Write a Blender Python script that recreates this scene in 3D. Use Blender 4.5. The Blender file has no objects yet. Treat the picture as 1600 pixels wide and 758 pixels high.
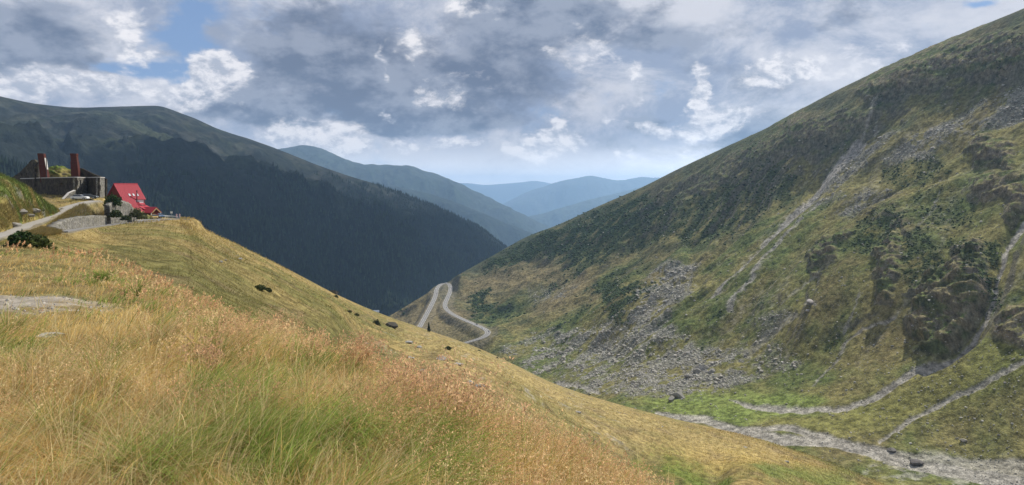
import bpy, math, random
import numpy as np
from mathutils import Vector, Matrix

random.seed(7)
rng = np.random.default_rng(11)
S = bpy.context.scene
COL = S.collection
R = math.radians

# ------------------------------------------------------------------ camera
F_PX = 953.0      # focal length in pixels of the 1600 px wide photograph
HZ = 295.0        # eye level in the photograph
cam_d = bpy.data.cameras.new('camera')
cam_d.sensor_width = 36.0
cam_d.lens = 36.0 * F_PX / 1600.0
cam_d.shift_y = -(379.0 - HZ) / 1600.0
cam_d.clip_start = 0.05
cam_d.clip_end = 120000
cam = bpy.data.objects.new('camera', cam_d)
cam.location = (0, 0, 0)
cam.rotation_euler = (R(90), 0, 0)
COL.objects.link(cam)
S.camera = cam

S.view_settings.view_transform = 'Standard'
S.view_settings.look = 'None'
S.view_settings.exposure = 0.45
S.view_settings.gamma = 1.0
S.cycles.max_bounces = 5
S.cycles.transparent_max_bounces = 4
S.cycles.volume_bounces = 1

# ------------------------------------------------------------------ sun
SUN_AZ, SUN_EL = R(42), R(47)
SUN = Vector((math.sin(SUN_AZ) * math.cos(SUN_EL), math.cos(SUN_AZ) * math.cos(SUN_EL), math.sin(SUN_EL)))
sd = bpy.data.lights.new('sun', 'SUN')
sd.energy = 4.6
sd.angle = R(0.55)
sd.color = (1.0, 0.94, 0.83)
so = bpy.data.objects.new('sun', sd)
so.rotation_euler = SUN.to_track_quat('Z', 'Y').to_euler()
COL.objects.link(so)


# ------------------------------------------------------------------ node helper
class NG:
    def __init__(self, tree):
        self.t = tree
        tree.nodes.clear()

    def n(self, typ, **kw):
        nd = self.t.nodes.new(typ)
        for k, v in kw.items():
            setattr(nd, k, v)
        return nd

    def link(self, a, b):
        self.t.links.new(a, b)

    def inp(self, sock, v):
        if isinstance(v, bpy.types.NodeSocket):
            self.link(v, sock)
        elif v is not None:
            sock.default_value = v

    def m(self, op, a, b=None, c=None, clamp=False):
        nd = self.n('ShaderNodeMath', operation=op, use_clamp=clamp)
        self.inp(nd.inputs[0], a)
        if b is not None: self.inp(nd.inputs[1], b)
        if c is not None: self.inp(nd.inputs[2], c)
        return nd.outputs[0]

    def vm(self, op, a, b=None, s=None):
        nd = self.n('ShaderNodeVectorMath', operation=op)
        self.inp(nd.inputs[0], a)
        if b is not None: self.inp(nd.inputs[1], b)
        if s is not None: self.inp(nd.inputs[3], s)
        return nd.outputs[0]

    def smooth(self, x, a, b, lo=0.0, hi=1.0):
        nd = self.n('ShaderNodeMapRange', interpolation_type='SMOOTHSTEP')
        self.inp(nd.inputs[0], x)
        nd.inputs[1].default_value = a; nd.inputs[2].default_value = b
        nd.inputs[3].default_value = lo; nd.inputs[4].default_value = hi
        return nd.outputs[0]

    def noise(self, vec, scale, detail=4, rough=0.5, lac=2.0, dist=0.0, color=False):
        nd = self.n('ShaderNodeTexNoise')
        nd.noise_dimensions = '3D'
        if vec is not None: self.link(vec, nd.inputs['Vector'])
        nd.inputs['Scale'].default_value = scale
        nd.inputs['Detail'].default_value = detail
        nd.inputs['Roughness'].default_value = rough
        nd.inputs['Lacunarity'].default_value = lac
        nd.inputs['Distortion'].default_value = dist
        return nd.outputs['Color' if color else 'Fac']

    def mix(self, f, a, b, blend='MIX'):
        nd = self.n('ShaderNodeMix', data_type='RGBA', blend_type=blend)
        self.inp(nd.inputs[0], f)
        for s, v in ((nd.inputs[6], a), (nd.inputs[7], b)):
            if isinstance(v, tuple) and len(v) == 3: v = (*v, 1)
            self.inp(s, v)
        return nd.outputs[2]


# ------------------------------------------------------------------ sky and its clouds
world = bpy.data.worlds.new('World')
S.world = world
world.use_nodes = True
g = NG(world.node_tree)
WS = 0.08
tc = g.n('ShaderNodeTexCoord')
dirv = g.vm('NORMALIZE', tc.outputs['Generated'])
sky = g.n('ShaderNodeTexSky', sky_type='NISHITA')
sky.sun_disc = False
sky.sun_elevation = SUN_EL
sky.sun_rotation = SUN_AZ
sky.altitude = 2000
sep = g.n('ShaderNodeSeparateXYZ'); g.link(dirv, sep.inputs[0])
zc = g.m('MAXIMUM', sep.outputs[2], 0.0)
# direction -> point on a cloud ceiling, so clouds flatten and shrink towards the horizon
kk = g.m('DIVIDE', 1.0, g.m('ADD', zc, 0.85))
cp = g.n('ShaderNodeCombineXYZ')
g.link(g.m('MULTIPLY', sep.outputs[0], kk), cp.inputs[0])
g.link(g.m('MULTIPLY', sep.outputs[1], kk), cp.inputs[1])
g.link(g.m('MULTIPLY', zc, 1.3), cp.inputs[2])
P = cp.outputs[0]
# azimuth / elevation (radians), bent by noise
az0 = g.m('ARCTAN2', sep.outputs[0], sep.outputs[1])
el0 = g.m('ARCSINE', sep.outputs[2])
wn = g.noise(P, 4.2, 5, 0.62, color=True)
ws = g.n('ShaderNodeSeparateColor'); g.link(wn, ws.inputs[0])
az = g.m('ADD', az0, g.m('MULTIPLY', g.m('SUBTRACT', ws.outputs[0], 0.5), 0.22))
el = g.m('ADD', el0, g.m('MULTIPLY', g.m('SUBTRACT', ws.outputs[1], 0.5), 0.13))


def blobs(lst):
    out = None
    for (u, v, ru, rv, w) in lst:
        x = (u - 800) / F_PX; z = (HZ - v) / F_PX
        a = math.atan2(x, 1); e = math.atan2(z, math.hypot(x, 1))
        c = math.cos(a)
        ra = ru / F_PX * c * c; re = rv / F_PX * c
        dx = g.m('MULTIPLY', g.m('SUBTRACT', az, a), 1 / ra)
        dy = g.m('MULTIPLY', g.m('SUBTRACT', el, e), 1 / re)
        r2 = g.m('ADD', g.m('MULTIPLY', dx, dx), g.m('MULTIPLY', dy, dy))
        val = g.m('MULTIPLY', g.m('EXPONENT', g.m('MULTIPLY', r2, -1.0)), w)
        out = val if out is None else g.m('ADD', out, val)
    return out


n_big = g.noise(P, 4.0, 8, 0.60)
n_big2 = g.noise(g.vm('ADD', P, (0.012, 0.0, 0.04)), 4.0, 8, 0.60)
n_puf = g.noise(P, 15.0, 8, 0.64, dist=0.2)
n_puf2 = g.noise(g.vm('ADD', P, (0.006, 0.0, 0.016)), 15.0, 8, 0.64, dist=0.2)
n_wisp = g.noise(P, 5.5, 7, 0.64, dist=0.3)

blue = (2.0, 3.1, 5.4)        # radiance / WS of the open sky low down (mixed with the sky model)
gap = blobs([(275, 20, 44, 50, 1.1), (300, 70, 36, 40, .9), (215, 108, 70, 20, 1.0), (150, 100, 30, 12, .5), (385, 10, 40, 22, .35), (1545, 12, 45, 14, 1.0),
             (1180, 262, 100, 10, .4), (1030, 140, 30, 40, .35)])
dark = blobs([(50, 70, 150, 70, 1.3), (470, 45, 150, 60, 1.1), (600, 130, 190, 62, 1.0), (560, 185, 230, 24, 1.3), (380, 165, 60, 18, .9),
              (870, 20, 150, 40, 1.1), (860, 150, 110, 45, .8), (1040, 60, 100, 40, .75), (740, 205, 150, 18, .8),
              (1200, 200, 120, 34, .6), (1120, 222, 160, 10, .9), (1010, 188, 26, 16, .9), (1350, 30, 100, 26, .45),
              (800, 110, 80, 40, .5), (1180, 30, 80, 20, .4)])
puff = blobs([(u_, v_, a_ * .85, b_ * 1.35, w_) for (u_, v_, a_, b_, w_) in [(350, 98, 48, 24, 1.3), (295, 105, 34, 26, .9), (320, 135, 70, 24, .9), (200, 62, 34, 28, 1.2), (165, 20, 60, 22, .7), (110, 138, 130, 20, 1.1),
              (20, 140, 50, 18, .7), (240, 165, 110, 14, .5), (1108, 128, 18, 28, 1.2), (1130, 165, 50, 16, .9), (1110, 190, 110, 13, 1.2),
              (985, 140, 20, 28, .85), (965, 175, 12, 20, .7), (885, 220, 30, 12, 1.15), (870, 190, 18, 10, .8), (835, 225, 40, 14, .8), (660, 72, 26, 20, 1.0),
              (612, 100, 11, 20, .9), (605, 178, 20, 12, .8), (470, 208, 90, 18, .8), (720, 12, 34, 18, .8), (700, 150, 50, 26, .5), (560, 225, 130, 13, .65),
              (1250, 100, 90, 18, .75), (880, 110, 50, 30, .6), (1240, 92, 20, 14, .6), (1360, 92, 90, 16, .55), (760, 240, 160, 10, .6), (940, 70, 50, 40, .4),
              (1020, 235, 90, 8, .6)]])
cover = g.smooth(g.m('ADD', g.m('SUBTRACT', 1.1, gap), g.m('ADD', g.m('MULTIPLY', g.m('SUBTRACT', n_big, 0.5), 2.4), g.m('MULTIPLY', g.m('SUBTRACT', n_puf, 0.5), 1.2))), 0.22, 0.85)
veil = g.mix(g.smooth(n_wisp, 0.38, 0.62), (2.8, 3.3, 4.5), (6.2, 6.25, 6.8))
darkm = g.smooth(g.m('ADD', g.m('ADD', dark, g.m('MULTIPLY', g.m('SUBTRACT', n_big, 0.5), 4.6)), g.m('MULTIPLY', g.m('SUBTRACT', n_puf, 0.5), 1.3)), 0.25, 1.0)
relief = g.m('MULTIPLY', g.m('SUBTRACT', n_big, n_big2), 9.0)
darkc = g.mix(g.smooth(relief, -0.5, 0.6), (1.4, 1.75, 2.55), (3.0, 3.35, 4.2))
body = g.mix(darkm, veil, darkc)
pm = g.m('ADD', puff, g.m('MULTIPLY', g.m('SUBTRACT', n_puf, 0.5), 2.6))
puffm = g.smooth(pm, 0.34, 0.95)
prelief = g.m('MULTIPLY', g.m('SUBTRACT', n_puf, n_puf2), 6.5)
lit = g.smooth(g.m('ADD', prelief, g.m('MULTIPLY', g.m('SUBTRACT', pm, 0.9), 0.12)), -0.7, 0.6)
puffc = g.mix(lit, (4.3, 4.6, 5.4), (9.0, 8.7, 8.8))
body = g.mix(g.m('MULTIPLY', puffm, 0.9), body, puffc)
cover2 = g.m('MAXIMUM', cover, puffm)
skyb = g.mix(0.3, blue, sky.outputs[0])
clouds = g.mix(cover2, skyb, body)
hor = g.smooth(g.m('ADD', el0, g.m('MULTIPLY', g.m('SUBTRACT', n_wisp, 0.5), 0.12)), -0.01, 0.085, 1.0, 0.0)
clouds = g.mix(g.m('MULTIPLY', hor, 0.88), clouds, (17, 16.2, 15.6))
bg = g.n('ShaderNodeBackground'); bg.inputs[1].default_value = WS
g.link(clouds, bg.inputs[0])
wo = g.n('ShaderNodeOutputWorld'); g.link(bg.outputs[0], wo.inputs[0])


# ------------------------------------------------------------------ maths helpers
def hash2(ix, iy, seed):
    h = (ix.astype(np.int64) * 374761393 + iy.astype(np.int64) * 668265263 + seed * 974634777) & 0xffffffff
    h = ((h ^ (h >> 13)) * 1274126177) & 0xffffffff
    h = (h ^ (h >> 16)) & 0xffffffff
    return h


def perlin(x, y, seed=0):
    x = np.asarray(x, float); y = np.asarray(y, float)
    ix = np.floor(x); iy = np.floor(y)
    fx = x - ix; fy = y - iy
    ux = fx * fx * fx * (fx * (fx * 6 - 15) + 10); uy = fy * fy * fy * (fy * (fy * 6 - 15) + 10)
    r = []
    for dy in (0, 1):
        for dx in (0, 1):
            a = hash2(ix + dx, iy + dy, seed).astype(float) * (2 * math.pi / 4294967296.0)
            r.append(np.cos(a) * (fx - dx) + np.sin(a) * (fy - dy))
    a = r[0] + (r[1] - r[0]) * ux
    b = r[2] + (r[3] - r[2]) * ux
    return (a + (b - a) * uy) * 1.41


def fbm(x, y, octv=5, seed=0, gain=0.5, lac=2.03):
    s = 0; a = 1.0; n = 0
    for i in range(octv):
        s = s + a * perlin(x, y, seed + i * 17); n += a
        x = x * lac + 3.1; y = y * lac - 1.7; a *= gain
    return s / n * 1.5


def ridged(x, y, octv=5, seed=0, gain=0.5, lac=2.03):
    s = 0; a = 1.0; n = 0
    for i in range(octv):
        s = s + a * (1 - 2 * np.abs(perlin(x, y, seed + i * 17))); n += a
        x = x * lac + 3.1; y = y * lac - 1.7; a *= gain
    return s / n


def sstep(x, a, b):
    t = np.clip((x - a) / (b - a), 0, 1)
    return t * t * (3 - 2 * t)


def lerp(a, b, t):
    t = np.asarray(t)[..., None] if np.ndim(a) > np.ndim(t) or np.ndim(b) > np.ndim(t) or np.ndim(a) == 1 else t
    return a + (b - a) * t


def cmix(c, rgb, m):
    return c + (np.array(rgb) - c) * m[..., None]


def pchip(x, Y, xi):
    """monotone cubic along axis 0; Y is (n,...)"""
    x = np.asarray(x, float); Y = np.asarray(Y, float); xi = np.asarray(xi, float)
    h = np.diff(x); sh = (-1,) + (1,) * (Y.ndim - 1)
    dlt = np.diff(Y, axis=0) / h.reshape(sh)
    d = np.zeros_like(Y)
    w1 = (2 * h[1:] + h[:-1]).reshape(sh); w2 = (h[1:] + 2 * h[:-1]).reshape(sh)
    a, b = dlt[:-1], dlt[1:]
    ok = a * b > 0
    with np.errstate(divide='ignore', invalid='ignore'):
        hm = (w1 + w2) / (w1 / a + w2 / b)
    d[1:-1] = np.where(ok, hm, 0)
    d[0] = dlt[0]; d[-1] = dlt[-1]
    i = np.clip(np.searchsorted(x, xi, side='right') - 1, 0, len(x) - 2)
    t = ((xi - x[i]) / h[i]).reshape(sh); hh = h[i].reshape(sh)
    return ((1 + 2 * t) * (1 - t) ** 2 * Y[i] + t * (1 - t) ** 2 * hh * d[i] + t * t * (3 - 2 * t) * Y[i + 1] + t * t * (t - 1) * hh * d[i + 1])


def W(u, v, d):
    """the point at depth d seen in the direction of photo pixel (u,v)"""
    return Vector(((u - 800) / F_PX * d, d, (HZ - v) / F_PX * d))


def poly_sd(U, V, pts):
    """signed distance (positive inside) to a polygon"""
    pts = np.array(pts, float); n = len(pts)
    dmin = np.full(U.shape, 1e9); ins = np.zeros(U.shape, bool)
    for i in range(n):
        a = pts[i]; b = pts[(i + 1) % n]
        e = b - a; wx = U - a[0]; wy = V - a[1]
        t = np.clip((wx * e[0] + wy * e[1]) / (e @ e + 1e-9), 0, 1)
        dmin = np.minimum(dmin, np.hypot(wx - e[0] * t, wy - e[1] * t))
        c = (a[1] > V) != (b[1] > V)
        with np.errstate(divide='ignore', invalid='ignore'):
            xx = (b[0] - a[0]) * (V - a[1]) / (b[1] - a[1] + 1e-12) + a[0]
        ins ^= c & (U < xx)
    return np.where(ins, dmin, -dmin)


def line_sd(U, V, pts):
    """half width minus distance to a polyline of (u,v,halfwidth)"""
    best = np.full(U.shape, -1e9)
    for a, b in zip(pts[:-1], pts[1:]):
        ex, ey = b[0] - a[0], b[1] - a[1]; wx = U - a[0]; wy = V - a[1]
        t = np.clip((wx * ex + wy * ey) / (ex * ex + ey * ey + 1e-9), 0, 1)
        best = np.maximum(best, a[2] + (b[2] - a[2]) * t - np.hypot(wx - ex * t, wy - ey * t))
    return best


# ------------------------------------------------------------------ object helpers
ALB = 0.86
def tag(o, label=None, cat=None, group=None, kind=None):
    if label: o['label'] = label
    if cat: o['category'] = cat
    if group: o['group'] = group
    if kind: o['kind'] = kind
    return o


def np_mesh(name, V, Fc, cols=None, smooth=True, matr=None, extra=None):
    me = bpy.data.meshes.new(name)
    V = np.ascontiguousarray(V, np.float32).reshape(-1, 3); Fc = np.ascontiguousarray(Fc, np.int32)
    k = Fc.shape[1]; nf = len(Fc)
    me.vertices.add(len(V)); me.vertices.foreach_set('co', V.ravel())
    me.loops.add(nf * k); me.loops.foreach_set('vertex_index', Fc.ravel())
    me.polygons.add(nf)
    me.polygons.foreach_set('loop_start', np.arange(0, nf * k, k, dtype=np.int32))
    me.polygons.foreach_set('use_smooth', np.full(nf, smooth, bool))
    me.update(calc_edges=True)
    if cols is not None:
        cols = np.asarray(cols) * ALB
        at = me.attributes.new('col', 'FLOAT_COLOR', 'POINT')
        c4 = np.ones((len(V), 4), np.float32); c4[:, :3] = np.clip(cols, 0, 1).reshape(-1, 3)
        at.data.foreach_set('color', c4.ravel())
    for nm, arr in (extra or {}).items():
        at = me.attributes.new(nm, 'FLOAT', 'POINT'); at.data.foreach_set('value', np.ascontiguousarray(arr, np.float32).ravel())
    if matr: me.materials.append(matr)
    return me


def link(name, me, parent=None):
    o = bpy.data.objects.new(name, me); COL.objects.link(o)
    if parent: o.parent = parent
    return o


def thing(name, loc, label, cat, group=None, rz=0.0):
    o = bpy.data.objects.new(name, None); COL.objects.link(o)
    o.location = loc; o.rotation_euler = (0, 0, rz); o.empty_display_size = 0.3
    return tag(o, label, cat, group)


class MB:
    """collects boxes, prisms, tubes and builds ONE mesh object"""
    def __init__(s): s.v = []; s.f = []
    def add(s, vs, fs):
        n = len(s.v); s.v += [tuple(p) for p in vs]; s.f += [tuple(i + n for i in f) for f in fs]
    def box(s, x0, x1, y0, y1, z0, z1, M=None):
        vs = [Vector(p) for p in ((x0,y0,z0),(x1,y0,z0),(x1,y1,z0),(x0,y1,z0),(x0,y0,z1),(x1,y0,z1),(x1,y1,z1),(x0,y1,z1))]
        if M: vs = [M @ p for p in vs]
        s.add(vs, [(3,2,1,0),(4,5,6,7),(0,1,5,4),(1,2,6,5),(2,3,7,6),(3,0,4,7)])
        return s
    def prism(s, poly, y0, y1, M=None):
        """poly in x,z extruded along y"""
        n = len(poly)
        vs = [Vector((x, y0, z)) for x, z in poly] + [Vector((x, y1, z)) for x, z in poly]
        if M: vs = [M @ p for p in vs]
        s.add(vs, [tuple(range(n)), tuple(range(2*n-1, n-1, -1))] + [(i, i+n, (i+1) % n + n, (i+1) % n) for i in range(n)])
        return s
    def tube(s, p0, p1, r0, r1=None, n=8):
        r1 = r0 if r1 is None else r1
        p0 = Vector(p0); p1 = Vector(p1); z = (p1 - p0).normalized()
        a = z.orthogonal().normalized(); b = z.cross(a)
        vs = []
        for p, r in ((p0, r0), (p1, r1)):
            for i in range(n):
                t = 2 * math.pi * i / n
                vs.append(p + (a * math.cos(t) + b * math.sin(t)) * r)
        s.add(vs, [tuple(range(n-1, -1, -1)), tuple(range(n, 2*n))] + [(i, (i+1) % n, (i+1) % n + n, i+n) for i in range(n)])
        return s
    def build(s, name, m, parent=None, bevel=0, smooth=False):
        me = bpy.data.meshes.new(name); me.from_pydata(s.v, [], s.f); me.update()
        if smooth: me.polygons.foreach_set('use_smooth', [True] * len(me.polygons))
        if m: me.materials.append(m)
        o = link(name, me, parent)
        if bevel:
            b = o.modifiers.new('bevel', 'BEVEL'); b.width = bevel; b.segments = 2; b.limit_method = 'ANGLE'
        return o


# ------------------------------------------------------------------ materials
def new_mat(name):
    m = bpy.data.materials.new(name); m.use_nodes = True
    return m, NG(m.node_tree)


def finish(G, color, rough=0.9, bump=None, spec=0.2, metallic=0.0, transl=None, bstr=0.5, bdist=0.1):
    b = G.n('ShaderNodeBsdfPrincipled')
    G.inp(b.inputs['Base Color'], (*color, 1) if isinstance(color, tuple) else color)
    G.inp(b.inputs['Roughness'], rough)
    b.inputs['Specular IOR Level'].default_value = spec
    b.inputs['Metallic'].default_value = metallic
    if bump is not None:
        bn = G.n('ShaderNodeBump'); bn.inputs['Strength'].default_value = bstr; bn.inputs['Distance'].default_value = bdist
        G.link(bump, bn.inputs['Height']); G.link(bn.outputs[0], b.inputs['Normal'])
    out = G.n('ShaderNodeOutputMaterial')
    sh = b.outputs[0]
    if transl:
        tr = G.n('ShaderNodeBsdfTranslucent'); G.inp(tr.inputs[0], (*color, 1) if isinstance(color, tuple) else color)
        mx = G.n('ShaderNodeMixShader'); mx.inputs[0].default_value = transl
        G.link(sh, mx.inputs[1]); G.link(tr.outputs[0], mx.inputs[2]); sh = mx.outputs[0]
    G.link(sh, out.inputs[0])


def mat_simple(name, rgb, rough=0.7, var=0.25, scale=2.0, bump=0.0, spec=0.3, metallic=0.0):
    m, G = new_mat(name)
    t = G.n('ShaderNodeTexCoord').outputs['Object']
    n = G.noise(t, scale, 5, 0.6)
    c = G.mix(n, tuple(x * (1 - var) for x in rgb), tuple(min(1, x * (1 + var)) for x in rgb))
    finish(G, c, rough, n if bump else None, spec, metallic, bdist=bump or 0.1)
    return m


def mat_ground(name, s1, s2, bdist, bstr=0.6, var=0.35):
    """baked ground colours of the place, broken up by noise in metres"""
    m, G = new_mat(name)
    a = G.n('ShaderNodeAttribute'); a.attribute_name = 'col'
    t = G.n('ShaderNodeTexCoord').outputs['Object']
    n1 = G.noise(t, s1, 6, 0.65); n2 = G.noise(t, s2, 5, 0.7)
    k = G.m('ADD', G.smooth(n1, 0.3, 0.7, 1 - var, 1 + var), G.smooth(n2, 0.3, 0.7, -var * .5, var * .5))
    kc = G.n('ShaderNodeCombineColor')
    for i in range(3): G.link(k, kc.inputs[i])
    c = G.mix(1.0, a.outputs['Color'], kc.outputs[0], 'MULTIPLY')
    h = G.m('ADD', n1, G.m('MULTIPLY', n2, 0.5))
    finish(G, c, 1.0, h, 0.05, bstr=bstr, bdist=bdist)
    return m


def mat_attr(name, transl=0.0, rough=0.8, scale=None, spec=0.1, var=0.2):
    m, G = new_mat(name)
    a = G.n('ShaderNodeAttribute'); a.attribute_name = 'col'
    c = a.outputs['Color']; bmp = None
    if scale:
        t = G.n('ShaderNodeTexCoord').outputs['Object']
        n = G.noise(t, scale, 6, 0.7); bmp = n
        c = G.mix(1.0, c, G.mix(n, (1 - var * 2,) * 3, (1 + var * 2,) * 3), 'MULTIPLY')
    finish(G, c, rough, bmp, spec, transl=transl or None, bdist=0.15)
    return m


def mat_stone(name, c1, c2, mortar, scale=1.6, bdist=0.05):
    m, G = new_mat(name)
    t = G.n('ShaderNodeTexCoord').outputs['Object']
    tt = G.vm('ADD', t, G.vm('SCALE', G.noise(t, 3.0, 3, color=True), s=0.25))
    vo = G.n('ShaderNodeTexVoronoi'); vo.feature = 'F1'; vo.inputs['Scale'].default_value = scale; G.link(tt, vo.inputs['Vector'])
    ve = G.n('ShaderNodeTexVoronoi'); ve.feature = 'DISTANCE_TO_EDGE'; ve.inputs['Scale'].default_value = scale; G.link(tt, ve.inputs['Vector'])
    sc = G.n('ShaderNodeSeparateColor'); G.link(vo.outputs['Color'], sc.inputs[0])
    c = G.mix(sc.outputs[0], c1, c2)
    e = G.smooth(ve.outputs[0], 0.0, 0.09)
    c = G.mix(e, mortar, c)
    n = G.noise(t, 0.6, 5, 0.6)
    c = G.mix(G.smooth(n, 0.45, 0.7, 0, 0.5), c, (0.12, 0.11, 0.06))
    finish(G, c, 0.95, G.m('ADD', e, G.noise(t, 9, 4)), 0.1, bdist=bdist, bstr=0.8)
    return m


M_mtn = mat_ground('mountain_turf', 0.22, 0.9, 1.6, 0.9, 0.5)
M_slope = mat_ground('meadow_slope', 0.5, 3.0, 0.5, .8, .45)
M_far = mat_ground('far_mountain', 0.014, 0.06, 14.0, 1.0, .45)
M_fg = mat_ground('meadow_soil', 2.0, 9.0, 0.06)
M_grass = mat_attr('grass_blades', transl=0.5)
M_rock = mat_attr('rock', scale=1.1, rough=0.95, var=0.25)
M_leaf = mat_attr('leaves', transl=0.25)
M_stone = mat_stone('rubble_stone', (0.028, 0.023, 0.021), (0.075, 0.062, 0.052), (0.02, 0.018, 0.016), 1.1)
M_stone_l = mat_stone('retaining_and_lit_stone', (0.12, 0.115, 0.105), (0.26, 0.245, 0.22), (0.06, 0.057, 0.045), 1.4)  # also on the ruin's sunlit faces, where its paleness paints in the light
M_red = mat_simple('red_sheet_roof', (0.30, 0.026, 0.042), 0.75, 0.25, 1.2)
M_redw = mat_simple('dark_red_boards', (0.20, 0.035, 0.03), 0.7, 0.3, 2.0)
M_wood = mat_simple('tan_wood', (0.36, 0.22, 0.11), 0.7)
M_white = mat_simple('white_paint', (0.78, 0.78, 0.76), 0.5, 0.08)
M_black = mat_simple('black_metal', (0.02, 0.02, 0.022), 0.5)
M_glass = mat_simple('dark_glass', (0.03, 0.035, 0.04), 0.08, spec=0.8)
M_sky = mat_simple('skylight_glass', (0.42, 0.44, 0.48), 0.6, 0.05, spec=0.1)
M_asph = mat_simple('asphalt', (0.17, 0.165, 0.16), 0.9, 0.15, 0.5)
M_track = mat_simple('worn_track', (0.25, 0.235, 0.21), 0.95, 0.2, 0.8)
M_conc = mat_simple('concrete_cap', (0.45, 0.43, 0.40), 0.9)
M_metal = mat_simple('galvanised', (0.35, 0.36, 0.37), 0.5, metallic=0.3)
M_rubber = mat_simple('rubber', (0.02, 0.02, 0.02), 0.9)
M_paint = mat_simple('road_paint', (0.7, 0.7, 0.68), 0.8, 0.1)
M_signred = mat_simple('sign_red', (0.6, 0.03, 0.03), 0.5, 0.1)
M_tail = mat_simple('lamp_red', (0.45, 0.02, 0.02), 0.3, 0.1)
M_head = mat_simple('lamp_clear', (0.75, 0.76, 0.78), 0.2, 0.05)


def mat_brick():
    m, G = new_mat('weathered_brick')
    t = G.n('ShaderNodeTexCoord').outputs['Object']
    sp = G.n('ShaderNodeSeparateXYZ'); G.link(t, sp.inputs[0])
    cb = G.n('ShaderNodeCombineXYZ'); G.link(G.m('ADD', sp.outputs[0], sp.outputs[1]), cb.inputs[0]); G.link(sp.outputs[2], cb.inputs[1])
    br = G.n('ShaderNodeTexBrick'); G.link(cb.outputs[0], br.inputs['Vector'])
    br.inputs['Color1'].default_value = (0.10, 0.026, 0.019, 1); br.inputs['Color2'].default_value = (0.055, 0.018, 0.015, 1)
    br.inputs['Mortar'].default_value = (0.08, 0.06, 0.05, 1); br.inputs['Scale'].default_value = 3.5
    br.inputs['Mortar Size'].default_value = 0.012
    n = G.noise(t, 1.2, 5, 0.6)
    c = G.mix(G.smooth(n, 0.52, 0.75, 0, 0.7), br.outputs[0], (0.06, 0.04, 0.035))
    finish(G, c, 0.95, n, 0.1, bdist=0.04)
    return m
M_brick = mat_brick()


# ------------------------------------------------------------------ terrain patches
class Patch:
    """a landform: rows of (v,depth) over columns of u, joined by monotone cubics; kept as a grid of real points"""
    def __init__(s, us, rows, tk, nu, nts, u0=None, u1=None):
        us = np.array(us, float)
        Vr = np.array([[p[0] for p in r] for r in rows], float); Qr = 1.0 / np.array([[p[1] for p in r] for r in rows], float)
        ui = np.linspace(us[0], us[-1], nu)
        Vd = np.stack([pchip(us, r, ui) for r in Vr]); Qd = np.stack([pchip(us, r, ui) for r in Qr])
        ti = np.concatenate([np.linspace(tk[i], tk[i+1], n, endpoint=False) for i, n in enumerate(nts)] + [[tk[-1]]])
        s.V = pchip(tk, Vd, ti); q = pchip(tk, Qd, ti); s.D = 1 / q
        s.U = np.broadcast_to(ui, s.V.shape).copy(); s.T = np.broadcast_to(ti[:, None], s.V.shape)
        s.X = (s.U - 800) / F_PX * s.D; s.Y = s.D.copy(); s.Z = (HZ - s.V) / F_PX * s.D
        s.sil = nts[0]      # index of the crest row
        s.ui = ui
    def finish(s, name, cols, mat):
        nt, nu = s.U.shape
        i = np.arange(nt * nu).reshape(nt, nu)
        Fq = np.stack([i[:-1, :-1], i[:-1, 1:], i[1:, 1:], i[1:, :-1]], -1).reshape(-1, 4)[:, ::-1]
        s.cols = cols
        P3 = np.stack([s.X, s.Y, s.Z], -1)
        s.obj = link(name, np_mesh(name, P3, Fq, cols, True, mat)); tag(s.obj, kind='structure')
        return s.obj
    def px(s):
        return 800 + F_PX * s.X / s.Y, HZ - F_PX * s.Z / s.Y
    def at(s, u, v):
        """ground point under photo pixel(s) (u,v), on the visible side"""
        u = np.atleast_1d(np.asarray(u, float)); v = np.atleast_1d(np.asarray(v, float))
        if not hasattr(s, 'vpx'): s.vpx = s.px()[1]
        ci = (u - s.ui[0]) / (s.ui[1] - s.ui[0]); c0 = np.clip(np.round(ci).astype(int), 0, len(s.ui) - 1)
        out = np.zeros((len(u), 3))
        for k in range(len(u)):
            col = np.maximum.accumulate(s.vpx[s.sil:, c0[k]])
            r = np.interp(v[k], col, np.arange(len(col)) + s.sil)
            r0 = int(r); r1 = min(r0 + 1, s.X.shape[0] - 1); f = r - r0
            p0 = np.array([s.X[r0, c0[k]], s.Y[r0, c0[k]], s.Z[r0, c0[k]]]); p1 = np.array([s.X[r1, c0[k]], s.Y[r1, c0[k]], s.Z[r1, c0[k]]])
            p = p0 + (p1 - p0) * f
            p[0] += (u[k] - s.ui[c0[k]]) / F_PX * p[1]
            out[k] = p
        return out
    def pick(s, mask, n):
        """n random grid cells weighted by mask; returns flat indices"""
        w = mask.copy().ravel(); w[w < 0] = 0
        w[: (s.sil) * s.U.shape[1]] = 0
        w = w / w.sum()
        cs = np.cumsum(w)
        return np.searchsorted(cs, rng.random(n)).clip(0, len(w) - 1)
    def pts(s, idx):
        nu = s.U.shape[1]
        P3 = np.stack([s.X.ravel()[idx], s.Y.ravel()[idx], s.Z.ravel()[idx]], -1)
        j = np.clip(idx + nu, 0, s.X.size - 1); k = np.clip(idx + 1, 0, s.X.size - 1)
        A = np.stack([s.X.ravel()[j], s.Y.ravel()[j], s.Z.ravel()[j]], -1) - P3
        B = np.stack([s.X.ravel()[k], s.Y.ravel()[k], s.Z.ravel()[k]], -1) - P3
        ok = (np.abs(B).max(1) < 60)[:, None]
        return P3 + A * rng.random((len(idx), 1)) * .9 + np.where(ok, B, 0) * rng.random((len(idx), 1)) * .9


def up_comp(p):
    P3 = np.stack([p.X, p.Y, p.Z], -1)
    a = np.gradient(P3, axis=0); b = np.gradient(P3, axis=1)
    n = np.cross(a, b); l = np.linalg.norm(n, axis=-1) + 1e-9
    return np.abs(n[..., 2]) / l


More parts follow.
